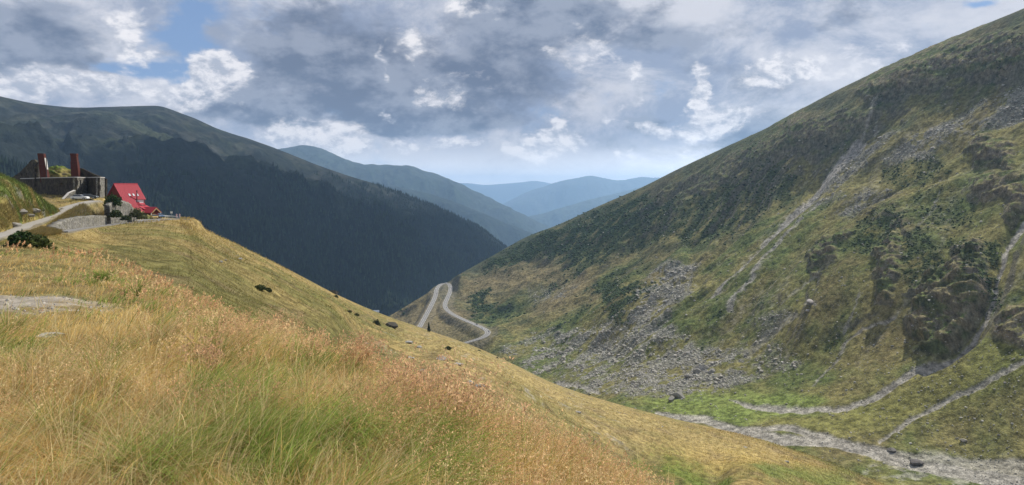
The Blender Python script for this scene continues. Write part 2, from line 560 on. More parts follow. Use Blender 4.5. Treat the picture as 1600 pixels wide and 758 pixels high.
def smooth_line(pts, n):
    pts = np.array(pts, float)
    for _ in range(3):
        q = [pts[0]]
        for a, b in zip(pts[:-1], pts[1:]): q += [a * .75 + b * .25, a * .25 + b * .75]
        q.append(pts[-1]); pts = np.array(q)
    L = np.concatenate([[0], np.cumsum(np.linalg.norm(np.diff(pts[:, :2], axis=0), axis=1))])
    t = np.linspace(0, L[-1], n)
    return np.stack([np.interp(t, L, pts[:, k]) for k in range(pts.shape[1])], -1)


def flatten(pt, line, half, fade, drop=0.25):
    """bench the terrain to a road line (x,y,z)"""
    X, Y = pt.X, pt.Y
    bx0, bx1 = line[:, 0].min() - half - fade, line[:, 0].max() + half + fade
    by0, by1 = line[:, 1].min() - half - fade, line[:, 1].max() + half + fade
    m = (X > bx0) & (X < bx1) & (Y > by0) & (Y < by1)
    idx = np.nonzero(m.ravel())[0]
    x = X.ravel()[idx]; y = Y.ravel()[idx]
    best = np.full(len(idx), 1e9); zz = np.zeros(len(idx))
    for a, b in zip(line[:-1], line[1:]):
        ex, ey = b[0] - a[0], b[1] - a[1]
        t = np.clip(((x - a[0]) * ex + (y - a[1]) * ey) / (ex * ex + ey * ey + 1e-9), 0, 1)
        d = np.hypot(x - a[0] - ex * t, y - a[1] - ey * t)
        c = d < best; best[c] = d[c]; zz[c] = (a[2] + (b[2] - a[2]) * t)[c]
    w = 1 - sstep(best, half, half + fade)
    z = pt.Z.ravel().copy(); z[idx] = z[idx] * (1 - w) + (zz - drop) * w
    pt.Z = z.reshape(pt.Z.shape)
    wm = np.zeros(z.size); wm[idx] = w
    return wm.reshape(pt.Z.shape)


def ribbon(name, line, half, m, lift=0.0, skirt=0.6, parent=None, lo=None, hi=None):
    """a road slab that follows (x,y,z), with its two edges turned down"""
    t = np.gradient(line[:, :2], axis=0); t /= np.linalg.norm(t, axis=1)[:, None] + 1e-9
    nrm = np.stack([-t[:, 1], t[:, 0]], -1)
    h = np.broadcast_to(np.asarray(half, float), len(line))
    lo_ = -h if lo is None else np.full(len(line), lo); hi_ = h if hi is None else np.full(len(line), hi)
    rows = []
    for off, dz in ((lo_, -skirt), (lo_, 0), (hi_, 0), (hi_, -skirt)):
        rows.append(np.concatenate([line[:, :2] + nrm * off[:, None], (line[:, 2] + lift + dz)[:, None]], 1))
    V = np.stack(rows, 1).reshape(-1, 3); n = len(line)
    i = np.arange(n - 1)
    Fq = np.concatenate([np.stack([i*4+k, (i+1)*4+k, (i+1)*4+k+1, i*4+k+1], -1) for k in range(3)])
    return link(name, np_mesh(name, V, Fq, None, False, m), parent)


# ---- A: the big mountainside on the right with the valley floor and the nose that carries the hairpin
ua  = [500, 560, 620, 660, 700, 760, 830, 870, 940, 1000, 1060, 1120, 1200, 1300, 1400, 1500, 1600, 1720]
skl = [(545,1050),(520,1120),(487,1180),(463,1240),(439,1290),(405,1370),(367,1410),(352,1400),(320,1340),(294,1260),(264,1190),(236,1120),(199,1030),(145,935),(98,850),(54,775),(13,700),(-40,640)]
behind = [(v + 40 * (1290 / d), d * 1.28) for v, d in skl]
mid1 = [(560,1020),(530,1090),(495,1150),(478,1180),(462,1190),(440,1230),(420,1200),(412,1150),(395,1040),(385,950),(370,880),(350,830),(320,770),(285,700),(250,640),(215,590),(180,545),(150,500)]
mid2 = [(580,990),(548,1050),(505,1090),(490,1110),(480,1110),(478,1090),(478,1000),(478,930),(475,800),(475,700),(470,650),(460,610),(445,560),(425,510),(405,470),(385,435),(360,410),(340,390)]
foot = [(600,960),(565,1010),(530,1010),(512,1000),(510,1000),(528,880),(545,790),(560,720),(570,620),(590,530),(605,480),(606,462),(605,440),(600,405),(590,375),(580,350),(570,330),(560,310)]
creek= [(610,940),(580,980),(560,960),(545,950),(540,930),(548,845),(580,700),(602,625),(630,500),(648,440),(655,418),(662,400),(678,362),(690,335),(704,316),(722,300),(738,282),(755,268)]
near = [(640,880),(620,900),(610,880),(605,850),(600,820),(620,700),(660,560),(690,500),(720,400),(730,365),(735,350),(745,330),(765,298),(785,272),(800,250),(825,232),(850,214),(880,195)]
A = Patch(ua, [behind, skl, mid1, mid2, foot, creek, near], [0, 1, 2.2, 3.2, 4.2, 4.8, 5.6], 900, [14, 110, 120, 120, 70, 60])
U, V = A.U.copy(), A.V.copy()
# coordinates along (c) and across (r) the valley side
cx, cy = -0.45, 0.893
Cc = A.X * cx + A.Y * cy; Rr = A.X * -cy * -1 + A.Y * 0.45
slope_w = sstep(A.T, 1.0, 1.7) * (1 - sstep(A.T, 3.7, 4.3))
amp = np.clip(A.D / 700, 0.4, 1.6)
wq = fbm(Cc / 260, Rr / 300, 3, 91)
gul = ridged(Cc / 95 + wq * 0.9, Rr / 420 + wq * .6, 4, 3)
A.Z += slope_w * amp * (gul - 0.2) * -17.0 * (0.35 + 0.65 * sstep(U, 860, 1150))
A.Z += slope_w * amp * fbm(A.X / 120, A.Y / 120, 4, 5) * 9
A.Z += (0.10 + 0.90 * sstep(A.T, 1.05, 1.6)) * fbm(A.X / 17, A.Y / 17, 4, 8) * 1.5 * np.clip(amp, .5, 1.2)
A.Z += (1 - slope_w) * (A.T > 2) * fbm(A.X / 50, A.Y / 50, 3, 9) * 1.2

wu = fbm(A.X / 30, A.Y / 30, 4, 21) * 16; wv = fbm(A.X / 30 + 9, A.Y / 30, 4, 22) * 10
fu = fbm(A.X / 5, A.Y / 5, 3, 23) * 5
Uw = U + wu; Vw = V + wv
kpx = F_PX / A.D       # px per metre
# rock outcrops
rock_polys = [([(1262,412),(1275,388),(1300,365),(1322,368),(1312,392),(1290,402),(1275,420)], 1.0),
              ([(1372,395),(1385,365),(1400,352),(1412,372),(1412,405),(1405,440),(1395,465),(1370,462),(1368,430)], 1.1),
              ([(1425,455),(1450,430),(1470,400),(1490,370),(1520,360),(1545,390),(1550,430),(1545,470),(1530,500),(1500,535),(1478,552),(1440,548),(1425,535),(1450,520),(1425,495)], 1.5),
              ([(1510,235),(1535,215),(1580,215),(1592,235),(1585,262),(1560,250),(1530,252)], .9),
              ([(1520,270),(1580,258),(1610,265),(1610,330),(1585,330),(1560,300),(1525,300)], .9),
              ([(1560,490),(1580,465),(1620,455),(1620,560),(1590,540),(1560,520)], 1.0),
              ([(1190,180),(1240,160),(1270,170),(1300,215),(1260,225),(1230,215)], .55),
              ([(1330,140),(1400,95),(1480,60),(1560,40),(1620,40),(1620,90),(1560,110),(1500,105),(1450,125),(1380,150)], .8),
              ([(1180,215),(1300,165),(1360,170),(1350,205),(1250,225),(1160,260),(1060,310),(1010,330),(1030,300)], .38),
              ([(1340,330),(1370,320),(1460,330),(1470,360),(1430,380),(1400,350)], .35)]
rock = np.zeros(U.shape)
for pts, w in rock_polys:
    rock = np.maximum(rock, w * sstep(poly_sd(U + wu * 1.3, V + wv * 1.6, pts), -9, 14))
gully = sstep(line_sd(U, V, [(1600,325,14),(1575,380,16),(1560,430,17),(1540,470,16),(1515,515,14),(1478,552,10),(1445,575,6)]), -8, 8)
rr = ridged(Cc / 26 + wq * 2, Rr / 85, 5, 31, .6)
rr3 = ridged(A.X / 22 + A.Z / 30, A.Y / 40 + A.Z / 18, 5, 35, .6)
rr2 = ridged(Cc / 9, A.Z / 8, 4, 33, .6)
strm = sstep(line_sd(U, V, [(1650,300,9),(1596,332,8),(1577,368,7),(1556,440,7),(1538,480,8),(1522,508,10),(1500,537,11),(1470,555,10)]), -9, 3)
rock = rock * (1 - strm)
rockD = rock * (1 - .75 * sstep(A.T, 1.6, 1.15))
q1 = ridged(Cc / 24 + wq * 2 + A.Z / 60, A.Z / 26 + Rr / 90, 6, 36, .58)
q2 = ridged(Cc / 11 + A.Z / 16, A.Z / 9 - Cc / 30, 5, 37, .6)
st = np.abs(((A.Z / 11 + fbm(Cc / 30, Rr / 30, 3, 38) * 1.2) % 1.0) - .5) * 2
amt = rockD * (q1 * 7 + q2 * 3.2 + st * 2.2 + 1) * np.clip(A.D / 500, .6, 1.5)
A.X += amt * -.68; A.Y += amt * -.34; A.Z += amt * .55
rr2 = q2
A.Z -= gully * 3.5 + strm * 1.5

# hairpin road: px centreline -> ground -> graded line
hp_px = [(655,512),(664,496),(674,477),(681,462),(682,451),(688,444.5),(697,442),(704,446),(704,455),(699,466),(694,477),(699,486),(716,496),(738,505),(756,513),(764,519),(758,526),(744,531),(726,536),(712,541)]
hp_d  = [1000, 1065, 1130, 1190, 1245, 1290, 1300, 1282, 1240, 1180, 1125, 1075, 1020, 975, 930, 900, 880, 870, 865, 860]
hp = []
for (u, v), d in zip(hp_px, hp_d):
    hp.append(W(u, v, d))
hp = smooth_line([list(p) for p in hp], 170)
wroad = flatten(A, hp, 5.0, 16.0, 0.35)
A.vpx = None; del A.vpx

# colours (base colours, with the upper slope's shade painted in)
shrub_polys = [([(760,412),(830,372),(940,325),(1005,300),(1070,305),(1040,340),(1000,345),(960,370),(900,400),(850,395),(800,415),(750,425)], 1.0),
               ([(930,440),(960,425),(1000,440),(1035,425),(1040,445),(1000,470),(970,500),(950,500),(940,470)], .9),
               ([(880,380),(960,345),(1060,330),(1130,320),(1150,350),(1060,370),(990,380),(930,410),(880,420)], .75),
               ([(1040,330),(1100,290),(1200,240),(1260,250),(1230,300),(1170,330),(1090,340)], .7),
               ([(1330,350),(1400,330),(1450,350),(1470,390),(1450,430),(1420,440),(1400,380),(1340,400)], .8),
               ([(1380,250),(1460,235),(1480,260),(1440,290),(1380,280)], .6),
               ([(735,455),(760,450),(775,480),(760,492),(740,485)], .9), ([(770,485),(800,475),(820,490),(790,500)], .6),
               ([(1480,360),(1560,350),(1575,420),(1555,470),(1530,430),(1500,400)], .8),
               ([(1430,300),(1500,290),(1520,330),(1480,350),(1430,330)], .5),
               ([(1270,520),(1300,500),(1330,510),(1310,540)], .3)]
scree_polys = [([(1022,415),(1050,402),(1088,403),(1092,432),(1062,470),(1030,497),(1060,515),(1130,535),(1190,565),(1165,592),(1120,612),(1060,622),(1000,612),(900,612),(830,585),(790,552),(815,530),(880,518),(940,512),(975,488),(1000,455)], .9),
               ([(1255,315),(1285,270),(1330,235),(1375,205),(1390,215),(1345,265),(1300,305),(1275,318)], .8),
               ([(1385,245),(1430,205),(1500,165),(1560,140),(1640,110),(1640,175),(1560,185),(1500,212),(1440,245)], .85),
               ([(1300,322),(1340,300),(1390,292),(1400,300),(1360,318),(1320,332)], .75),
               ([(830,455),(880,440),(900,450),(860,468),(830,468)], .4),
               ([(1180,490),(1230,480),(1240,500),(1190,530)], .4),
               ([(1090,540),(1200,520),(1260,560),(1180,590)], .35)]
gravel_lines = [([(1030,648,5),(1060,652,6),(1100,655,7),(1150,672,9),(1220,685,8),(1300,688,8),(1370,708,9),(1440,728,10),(1520,742,12),(1640,760,14)],1.0),([(1150,672,4),(1230,668,5),(1300,684,6),(1350,700,5),(1362,712,4)], 1.0),
                ([(1640,735,18),(1540,728,14),(1460,722,12),(1390,715,12)], .8),
                ([(1650,300,7),(1596,332,5),(1577,368,4),(1556,440,4),(1538,480,4.5),(1522,508,6),(1500,537,7),(1470,555,6.5),(1432,578,6),(1400,598,5),(1362,622,5),(1300,638,3.5),(1230,640,4),(1165,632,4),(1140,626,2)], 1.0),
                ([(1650,545,5),(1592,568,5),(1535,600,5),(1482,625,5),(1425,655,4),(1372,692,3)], .9),
                ([(1402,478,2.5),(1352,500,2.5),(1322,520,2.5),(1312,545,2.5),(1292,572,2),(1268,602,2)], .8),
                ([(1340,448,2),(1334,478,2),(1318,505,2)], .7),
                ([(1345,215,10),(1310,250,9),(1292,268,8),(1262,308,6),(1228,342,4),(1190,378,3.5),(1152,420,3),(1112,460,3.5)], 1.0),
                ([(1278,318,2.4),(1212,388,2.4),(1152,458,3),(1140,480,4)], .9),([(1368,150,2),(1350,200,2),(1335,235,3)], .7),([(1300,405,1.6),(1220,470,2)], .5),([(1470,300,2),(1440,345,2)], .5),
                ([(870,597,4),(900,602,3.5),(935,612,3)], 1.0),
                ([(1370,180,2),(1368,230,2),(1345,262,2)], .5),
                ([(1262,470,6),(1272,476,4)], .6),
                ([(1240,490,6),(1200,520,7),(1170,545,8)], .45)]
n_l = fbm(A.X / 160, A.Y / 160, 4, 41); n_m = fbm(A.X / 28, A.Y / 28, 4, 43); n_s = fbm(A.X / 5.5, A.Y / 5.5, 4, 45)
straw = np.array([0.205, 0.185, 0.074]); green = np.array([0.095, 0.130, 0.042]); brown = np.array([0.150, 0.118, 0.062]); dkgreen = np.array([0.040, 0.066, 0.026])
c = np.broadcast_to(straw, U.shape + (3,)).copy()
c = cmix(c, green, sstep(n_l + n_m * .7, -0.45, 0.5) * 0.85)
c = cmix(c, brown, sstep(fbm(Cc / 60, Rr / 220, 4, 47) + n_s * .3, 0.0, 0.6) * 0.6)
# the upper mountain's shade is painted into a dark heath tone, the hairpin nose is brown
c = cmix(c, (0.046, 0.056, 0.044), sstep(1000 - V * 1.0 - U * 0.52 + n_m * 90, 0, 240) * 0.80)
c = cmix(c, (0.21, 0.165, 0.09), sstep(line_sd(Uw, Vw, [(640,500,40),(700,520,45)]), -20, 20) * .7)
c = cmix(c, (0.24, 0.19, 0.10), sstep(line_sd(Uw, Vw, [(730,450,14),(850,425,20),(920,450,20),(850,480,20)]), -20, 20) * .7)
shrub = np.zeros(U.shape)
for pts, w in shrub_polys:
    shrub = np.maximum(shrub, w * sstep(poly_sd(Uw + fu, Vw, pts), -8, 10))
shrub = shrub * sstep(n_m + n_s * .7 + 0.35 * shrub, -0.25, 0.25)
shrub = np.maximum(shrub, .6 * sstep(n_m + n_l + n_s * .8, 0.65, 0.95) * slope_w)
c = cmix(c, dkgreen, shrub * .9)
c = cmix(c, (0.17, 0.22, 0.06), sstep(poly_sd(Uw, V + wv * .5, [(990,625),(1080,612),(1180,612),(1290,625),(1270,642),(1150,668),(1075,652)]), -8, 10) * .8)
c = cmix(c, (0.18, 0.185, 0.055), sstep(poly_sd(Uw, Vw, [(1180,650),(1300,640),(1420,600),(1500,560),(1600,480),(1660,480),(1660,560),(1500,640),(1400,680),(1250,680)]), -20, 20) * .6)
scree = np.zeros(U.shape)
for pts, w in scree_polys:
    scree = np.maximum(scree, w * sstep(poly_sd(Uw + fu, Vw, pts), -9, 9))
scree_d = scree.copy()
scree *= sstep(n_m * 1.3 + n_s * .8 + 0.25 - .5 * sstep(U, 1000, 800) * sstep(V, 500, 560), -0.25, 0.35)
c = cmix(c, np.array([0.29, 0.28, 0.25]), scree * .8)
c = cmix(c, np.array([0.15, 0.14, 0.10]), (scree_d > .2) * sstep(n_s, 0.0, 0.3) * .5)
streaks = sstep(ridged(Cc / 38 + wq * 1.5, Rr / 300, 4, 61), 0.62, 0.85) * slope_w * sstep(U, 1000, 1200) * .35
c = cmix(c, (0.26, 0.25, 0.21), streaks * sstep(n_s, -.2, .3))
upn = up_comp(A)
steep = sstep(upn + n_s * .08, 0.80, 0.62)
rkm = np.clip(rock * 1.6, 0, 1)
c = cmix(c, np.array([0.21, 0.185, 0.145]) * np.ones(3), rkm * np.clip(.25 + steep, 0, 1) * .95)
c = cmix(c, np.array([0.17, 0.125, 0.08]), rkm * steep * sstep(n_s + rr3, 0.25, 0.8) * .6)
c = cmix(c, np.array([0.10, 0.135, 0.04]), rkm * (1 - .8 * steep) * sstep(n_m + n_s, -.2, .3) * .8)
c = cmix(c, np.array([0.075, 0.105, 0.035]), rkm * sstep(fbm(A.X / 14, A.Z / 14, 4, 39), -.1, .35) * .75)
c = cmix(c, np.array([0.24, 0.20, 0.12]), rkm * sstep(q1, .55, .8) * .7)
c = cmix(c, np.array([0.13, 0.12, 0.10]), (1 - rkm) * sstep(upn + n_s * .05, 0.70, 0.58) * slope_w * .7)
grav = np.zeros(U.shape)
for pts, w in gravel_lines:
    grav = np.maximum(grav, w * sstep(line_sd(U + wu * .35 + fu * .5, V + wv * .35, pts) + n_s * 1.6 + n_m * 1.0, -1.2, 2.2))
patch = sstep(poly_sd(U + wu * .4, V + wv * .4, [(1370,712),(1450,705),(1640,715),(1640,800),(1400,790),(1340,745)]), -8, 8)
grav = np.maximum(grav, patch * sstep(n_m + n_s * .6, 0.0, 0.5) * .6)
c = cmix(c, np.array([0.33, 0.31, 0.28]), grav * .9 * sstep(n_s + grav * 1.0, -.5, .3))
c = cmix(c, np.array([0.16, 0.14, 0.10]), sstep(wroad, .02, .5) * .6)
A.Z -= grav * .8
c *= (1 + 0.28 * n_s + .22 * fbm(A.X / 2.2, A.Y / 2.2, 2, 49) + .10 * rng.normal(size=U.shape))[..., None]
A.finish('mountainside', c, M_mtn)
A_shrub, A_scree, A_grav, A_rock = shrub, scree, grav, rock

# ---- B: the grassy spur in the middle, with the building platform at its left
ub = [-90, 0, 60, 110, 160, 210, 240, 280, 340, 400, 460, 530, 600, 660, 740, 800, 870, 960, 1040, 1200, 1360, 1480]
b1v = [300, 300, 300, 302, 309, 327, 338, 342, 368, 396, 426, 462, 492, 513, 541, 568, 601, 630, 651, 690, 748, 800]
b1d = [232, 226, 216, 205, 196, 206, 213, 219, 250, 290, 345, 420, 520, 570, 620, 600, 540, 440, 390, 310, 262, 240]
bnv = [412, 408, 408, 410, 420, 445, 452, 465, 490, 515, 545, 580, 612, 640, 680, 710, 745, 795, 840, 880, 900, 920]
bnv = [v + 28 for v in bnv]
bnd = [33, 35, 36, 38, 38, 37, 40, 40, 42, 44, 45, 46, 47, 48, 50, 52, 54, 58, 64, 80, 110, 130]
lft = {1: [(385,55),(362,66),(345,112),(324,152),(313,172),(330,192),(339.5,206),(343.5,212)],
       2: [(392,52),(372,62),(366,70),(360,100),(352,152),(347,182),(343,194),(346,202)],
       3: [(397,48),(379,57),(373,64),(367,90),(358,140),(351,174),(347,188),(351,194)]}
def brow(k, t):
    row = []
    for i in range(len(ub)):
        if i < 8 and k in lft: row.append(lft[k][i]); continue
        if i < 8:   # between the lower road and the near end
            v0, d0 = lft[3][i]
            tt = (t - .5) / .5; q = 1 / d0 + (1 / bnd[i] - 1 / d0) * tt; row.append((v0 + (bnv[i] - v0) * tt, 1 / q)); continue
        v = b1v[i] + (bnv[i] - b1v[i]) * t
        q = 1 / b1d[i] + (1 / bnd[i] - 1 / b1d[i]) * t ** 1.12
        row.append((v, 1 / q))
    return row
brows = [[(v + 26 * (150 / d) ** .3, d * 1.25) for v, d in zip(b1v, b1d)], list(zip(b1v, b1d)), brow(1, .12), brow(2, .28), brow(3, .5), brow(4, .75), list(zip(bnv, bnd))]
B = Patch(ub, brows, [0, 1, 1.8, 2.6, 3.4, 4.4, 5.4], 860, [10, 70, 60, 60, 90, 90])
U, V = B.U.copy(), B.V.copy()
wB = sstep(B.T, 1.1, 2.6) * sstep(U, 300, 420)
ax = (B.X * .89 + B.Y * .46); al = (-B.X * .46 + B.Y * .89)
gl = np.exp(-(line_sd(U, V, [(560,520,0),(640,560,0),(720,610,0),(800,655,0),(950,692,0),(1110,742,0)]) / 30) ** 2)
bl = np.exp(-(line_sd(U, V, [(700,555,0),(780,590,0),(900,640,0),(1050,690,0),(1250,730,0)]) / 34) ** 2)
B.Z += wB * B.D * (-.042 * gl + .020 * bl)
B.Z += wB * fbm(al / 60, ax / 90, 4, 71) * np.clip(B.D / 45, 0, 6.0)
B.Z += sstep(B.T, 1.0, 1.5) * sstep(U, 300, 420) * np.clip(fbm(al / 14, ax / 22, 4, 72), -1, 1) * np.clip(B.D / 160, .25, 1.6)
B.Z += fbm(B.X / 3.5, B.Y / 3.5, 4, 73) * .16 * sstep(U, 240, 330)
B.Z += (U < 300) * sstep(B.T, 3.4, 4.0) * fbm(B.X / 7, B.Y / 7, 3, 74) * .5
B.Z += sstep(poly_sd(U, V, [(98,352),(112,326),(160,313),(205,322),(232,336),(205,346),(160,352)]), -1, 4) * (ridged(B.X / 3, B.Y / 3 + B.Z / 2, 4, 77) * .7)
# slumps and low scars across the slope
scar = sstep(line_sd(U + fbm(B.X / 20, B.Y / 20, 3, 75) * 22, V + fbm(B.X / 20 + 5, B.Y / 20, 3, 76) * 12,
             [(770,645,5),(840,662,6),(930,680,7),(1000,700,7),(1060,725,6),(1110,735,4)]), -6, 8)
B.Z -= scar * 2.2
up_px = [(-60,384,56),(0,364,66),(40,352,94),(75,338,130),(105,324,151),(130,316.5,165),(150,313.5,174)]
lo_px = [(92,362.5,84),(120,357.5,112),(150,353.5,146),(200,347.5,180),(235,344,195),(262,341.8,203),(277,342,207)]
up = smooth_line([list(W(*p)) for p in up_px], 70)
lo = smooth_line([list(W(*p)) for p in lo_px], 70)
w1 = flatten(B, lo, 1.3, 2.2, 0.10); flatten(B, lo[44:], 4.8, 5.0, 0.08); w2 = flatten(B, up, 1.5, 2.2, 0.10)
n_l = fbm(B.X / 45, B.Y / 45, 4, 81); n_m = fbm(B.X / 9, B.Y / 9, 4, 83); n_s = fbm(B.X / 1.8, B.Y / 1.8, 4, 85)
n_a = fbm(al / 6, ax / 26, 4, 87)
c = np.broadcast_to(np.array([0.27, 0.205, 0.085]), U.shape + (3,)).copy()
c = cmix(c, (0.125, 0.130, 0.042), sstep(n_l + n_m * .6 + n_a * .4, -0.45, 0.5) * .85)
c = cmix(c, (0.20, 0.135, 0.065), sstep(n_a + n_s * .4, 0.15, 0.75) * .55)
c = cmix(c, (0.34, 0.265, 0.12), sstep(line_sd(U + n_m * 20, V + n_l * 10, [(640,530,12),(780,580,18),(900,635,20),(1050,680,18),(1200,715,16)]), -22, 22) * .8)
c = cmix(c, (0.15, 0.135, 0.06), gl * .6 * sstep(n_m + n_a, -.5, .3))
c = cmix(c, (0.13, 0.125, 0.045), sstep(B.D + n_m * 25, 150, 80) * sstep(U, 420, 560) * .7)
c = cmix(c, (0.38, 0.285, 0.10), sstep(line_sd(U, V + n_m * 6, [(1000,695,6),(1150,722,16),(1300,748,10)]), -10, 14) * .6)
c = cmix(c, (0.10, 0.145, 0.03), sstep(line_sd(U + n_m * 20, V + n_s * 6, [(980,690,4),(1060,715,10),(1130,742,12)]), -8, 8) * .8)
c = cmix(c, (0.14, 0.17, 0.05), sstep(line_sd(U + n_m * 20, V + n_s * 6, [(1200,745,14),(1330,750,12)]), -10, 12) * .8)
c = cmix(c, (0.10, 0.085, 0.06), scar * sstep(n_s + n_m, -.3, .3) * .7)
c = cmix(c, (0.30, 0.28, 0.25), sstep(fbm(B.X / 12, B.Y / 12, 4, 88) + .5 * n_s, .42, .7) * sstep(U, 560, 640) * (1 - sstep(U, 960, 1000)) * .55)
c = cmix(c, (0.24, 0.22, 0.18), np.clip(sstep(w1, .88, .99) + sstep(w2, .88, .99), 0, .8) * sstep(n_s, -.8, .1))
c = cmix(c, (0.125, 0.115, 0.045), sstep(line_sd(U + n_m * 25, V + n_l * 12, [(200,400,34),(350,440,34),(450,500,26),(570,545,18)]), -30, 25) * .75)
c = cmix(c, (0.16, 0.12, 0.07), sstep(fbm(B.X / 10, B.Y / 16, 4, 89), .1, .6) * .5)
bank = sstep(poly_sd(U + n_m * 6, V + n_s * 3, [(98,352),(112,326),(160,313),(205,322),(232,336),(205,346),(160,352)]), -3, 4)
c = cmix(c, (0.13, 0.12, 0.10), bank * sstep(n_s + n_m * .6, -.2, .2) * .9)
c = cmix(c, (0.10, 0.11, 0.04), bank * sstep(fbm(B.X / 2, B.Z / 1.5, 3, 90), .0, .3) * .8)
c = cmix(c, (0.09, 0.13, 0.035), sstep(poly_sd(U + n_m * 8, V, [(160,349),(235,336),(240,341),(160,353)]), -3, 3) * .8)
c *= (1 + 0.3 * n_s)[..., None]
B.finish('grassy_spur', c, M_slope)

# ---- D: the knoll at the left edge above the track
ud = [-150, -90, -40, 0, 30, 60, 85, 105, 120]
D1 = [(225,115),(245,112),(262,110),(273,108),(286,112),(307,126),(324,140),(334,152),(340,158)]
D0 = [(v + 30, d * 1.3) for v, d in D1]
D2 = [(290,85),(300,83),(310,82),(318,84),(321,98),(326,119),(332,134),(337,149),(342,155)]
D3 = [(365,60),(362,62),(360,65),(358,69),(348,92),(339,115),(336,132),(341,147),(346,153)]
D4 = [(440,52),(436,54),(432,56),(428,60),(420,80),(410,98),(404,112),(400,128),(400,140)]
Dk = Patch(ud, [D0, D1, D2, D3, D4], [0, 1, 2, 3, 4], 240, [10, 70, 70, 20])
wk = sstep(Dk.T, 1.0, 1.3)
Dk.Z += (0.3 + .7 * wk) * fbm(Dk.X / 4.5, Dk.Y / 4.5, 5, 101, .55) * 1.1
rkD = sstep(fbm(Dk.X / 5, Dk.Z / 3, 4, 104), 0.25, 0.55) * sstep(Dk.T, 1.3, 1.6)
Dk.Z += rkD * ridged(Dk.X / 2, Dk.Z / 1.6, 4, 105) * .7
n_s = fbm(Dk.X / 1.5, Dk.Y / 1.5, 4, 102); n_m = fbm(Dk.X / 6, Dk.Y / 6, 3, 103)
c = np.broadcast_to(np.array([0.24, 0.19, 0.07]), Dk.U.shape + (3,)).copy()
c = cmix(c, (0.085, 0.13, 0.03), sstep(n_m + n_s * .5 + (2.2 - Dk.T) * .3, -0.3, .4) * .85)
c = cmix(c, (0.12, 0.11, 0.095), rkD * .8)
c *= (1 + .3 * n_s)[..., None]
Dk.finish('knoll', c, M_slope)

# ---- F: the foreground meadow (heightfield round the camera)
EL = np.array([(2.6, 2.0), (0.9, 5.0), (-1.3, 7.6), (-3.4, 9.8), (-6.6, 13.0), (-11.0, 18.0), (-17.0, 26.0), (-26.0, 31.0), (-45, 33)])
def edge_s(x, y):
    """signed distance to the brow line, positive = down the slope"""
    best = np.full(np.shape(x), 1e9); sg = np.zeros(np.shape(x))
    E = np.vstack([[8, -8], EL, [-80, 34]])
    for a, b in zip(E[:-1], E[1:]):
        e = b - a; wx = x - a[0]; wy = y - a[1]
        t = np.clip((wx * e[0] + wy * e[1]) / (e @ e), 0, 1)
        d = np.hypot(wx - e[0] * t, wy - e[1] * t)
        cr = -(e[0] * wy - e[1] * wx)
        cnd = d < best; best = np.where(cnd, d, best); sg = np.where(cnd, np.sign(cr), sg)
    return best * sg
def ground_F(x, y):
    s = edge_s(x, y)
    sp = np.log1p(np.exp(np.clip(s / 1.3, -30, 30))) * 1.3
    z = -1.72 - 0.028 * np.clip(y, 0, 40) - 0.80 * sp
    z = z - 0.10 * np.clip(x + 1.0, 0, 6) + fbm(x / 5, y / 5, 3, 111) * .18 + fbm(x / 1.1, y / 1.1, 3, 112) * .06
    return z
gx = np.concatenate([np.linspace(-75, -22, 130), np.linspace(-21.8, 14, 360), np.linspace(14.5, 40, 40)]); gy = np.concatenate([np.linspace(-14, 0, 50), np.linspace(0.1, 34, 340), np.linspace(34.3, 55, 50)])
X, Y = np.meshgrid(gx, gy); Z = ground_F(X, Y)
n_s = fbm(X / .5, Y / .5, 4, 113); n_m = fbm(X / 3, Y / 3, 3, 114)
uF = 800 + F_PX * X / np.maximum(Y, .5); vF = HZ - F_PX * Z / np.maximum(Y, .5)
def dirt_mask(x, y):
    u = 800 + F_PX * x / np.maximum(y, .5); v = HZ + F_PX * 2.05 / np.maximum(y, .5)
    n = fbm(x / 2.2, y / 2.2, 3, 115)
    return sstep(poly_sd(u + n * 30, v + n * 8, [(-500,446),(-100,448),(40,448),(120,447),(190,452),(150,466),(60,480),(-60,496),(-500,520)]), -7, 8)
c = np.broadcast_to(np.array([0.19, 0.145, 0.065]), X.shape + (3,)).copy()
c = cmix(c, (0.10, 0.11, 0.035), sstep(n_m + n_s * .4, -.2, .5) * .6)
dm = dirt_mask(X, Y)
c = cmix(c, (0.29, 0.26, 0.225), dm * .9 * sstep(n_s + n_m, -.8, .1))
c *= (1 + .25 * n_s)[..., None]
nt, nu = X.shape; i = np.arange(nt * nu).reshape(nt, nu)
Fq = np.stack([i[:-1, :-1], i[:-1, 1:], i[1:, 1:], i[1:, :-1]], -1).reshape(-1, 4)
tag(link('meadow_ground', np_mesh('meadow_ground', np.stack([X, Y, Z], -1), Fq, c, True, M_fg)), kind='structure')

# ---- L: the big dark mountain across the valley on the left
ul = [-250, -100, 0, 60, 120, 190, 240, 290, 350, 400, 450, 520, 600, 680, 740, 780, 830, 880]
l1 = [(95,2000),(118,2100),(150,2200),(163,2300),(168,2400),(166,2500),(165,2600),(180,2700),(205,2800),(221,2900),(240,3000),(267,3150),(292,3300),(322,3500),(350,3600),(378,3700),(420,3700),(470,3700)]
l0 = [(v + 60, d * 1.3) for v, d in l1]
l2 = [(190,1600),(200,1700),(215,1800),(222,1880),(226,1950),(232,2050),(240,2100),(252,2200),(268,2300),(280,2400),(296,2500),(318,2700),(340,2900),(365,3100),(385,3250),(408,3400),(445,3500),(490,3550)]
l3 = [(290,1250),(295,1300),(300,1350),(305,1400),(312,1450),(320,1520),(328,1580),(338,1650),(352,1750),(364,1850),(378,1950),(396,2150),(412,2350),(425,2600),(435,2800),(445,3000),(470,3200),(510,3350)]
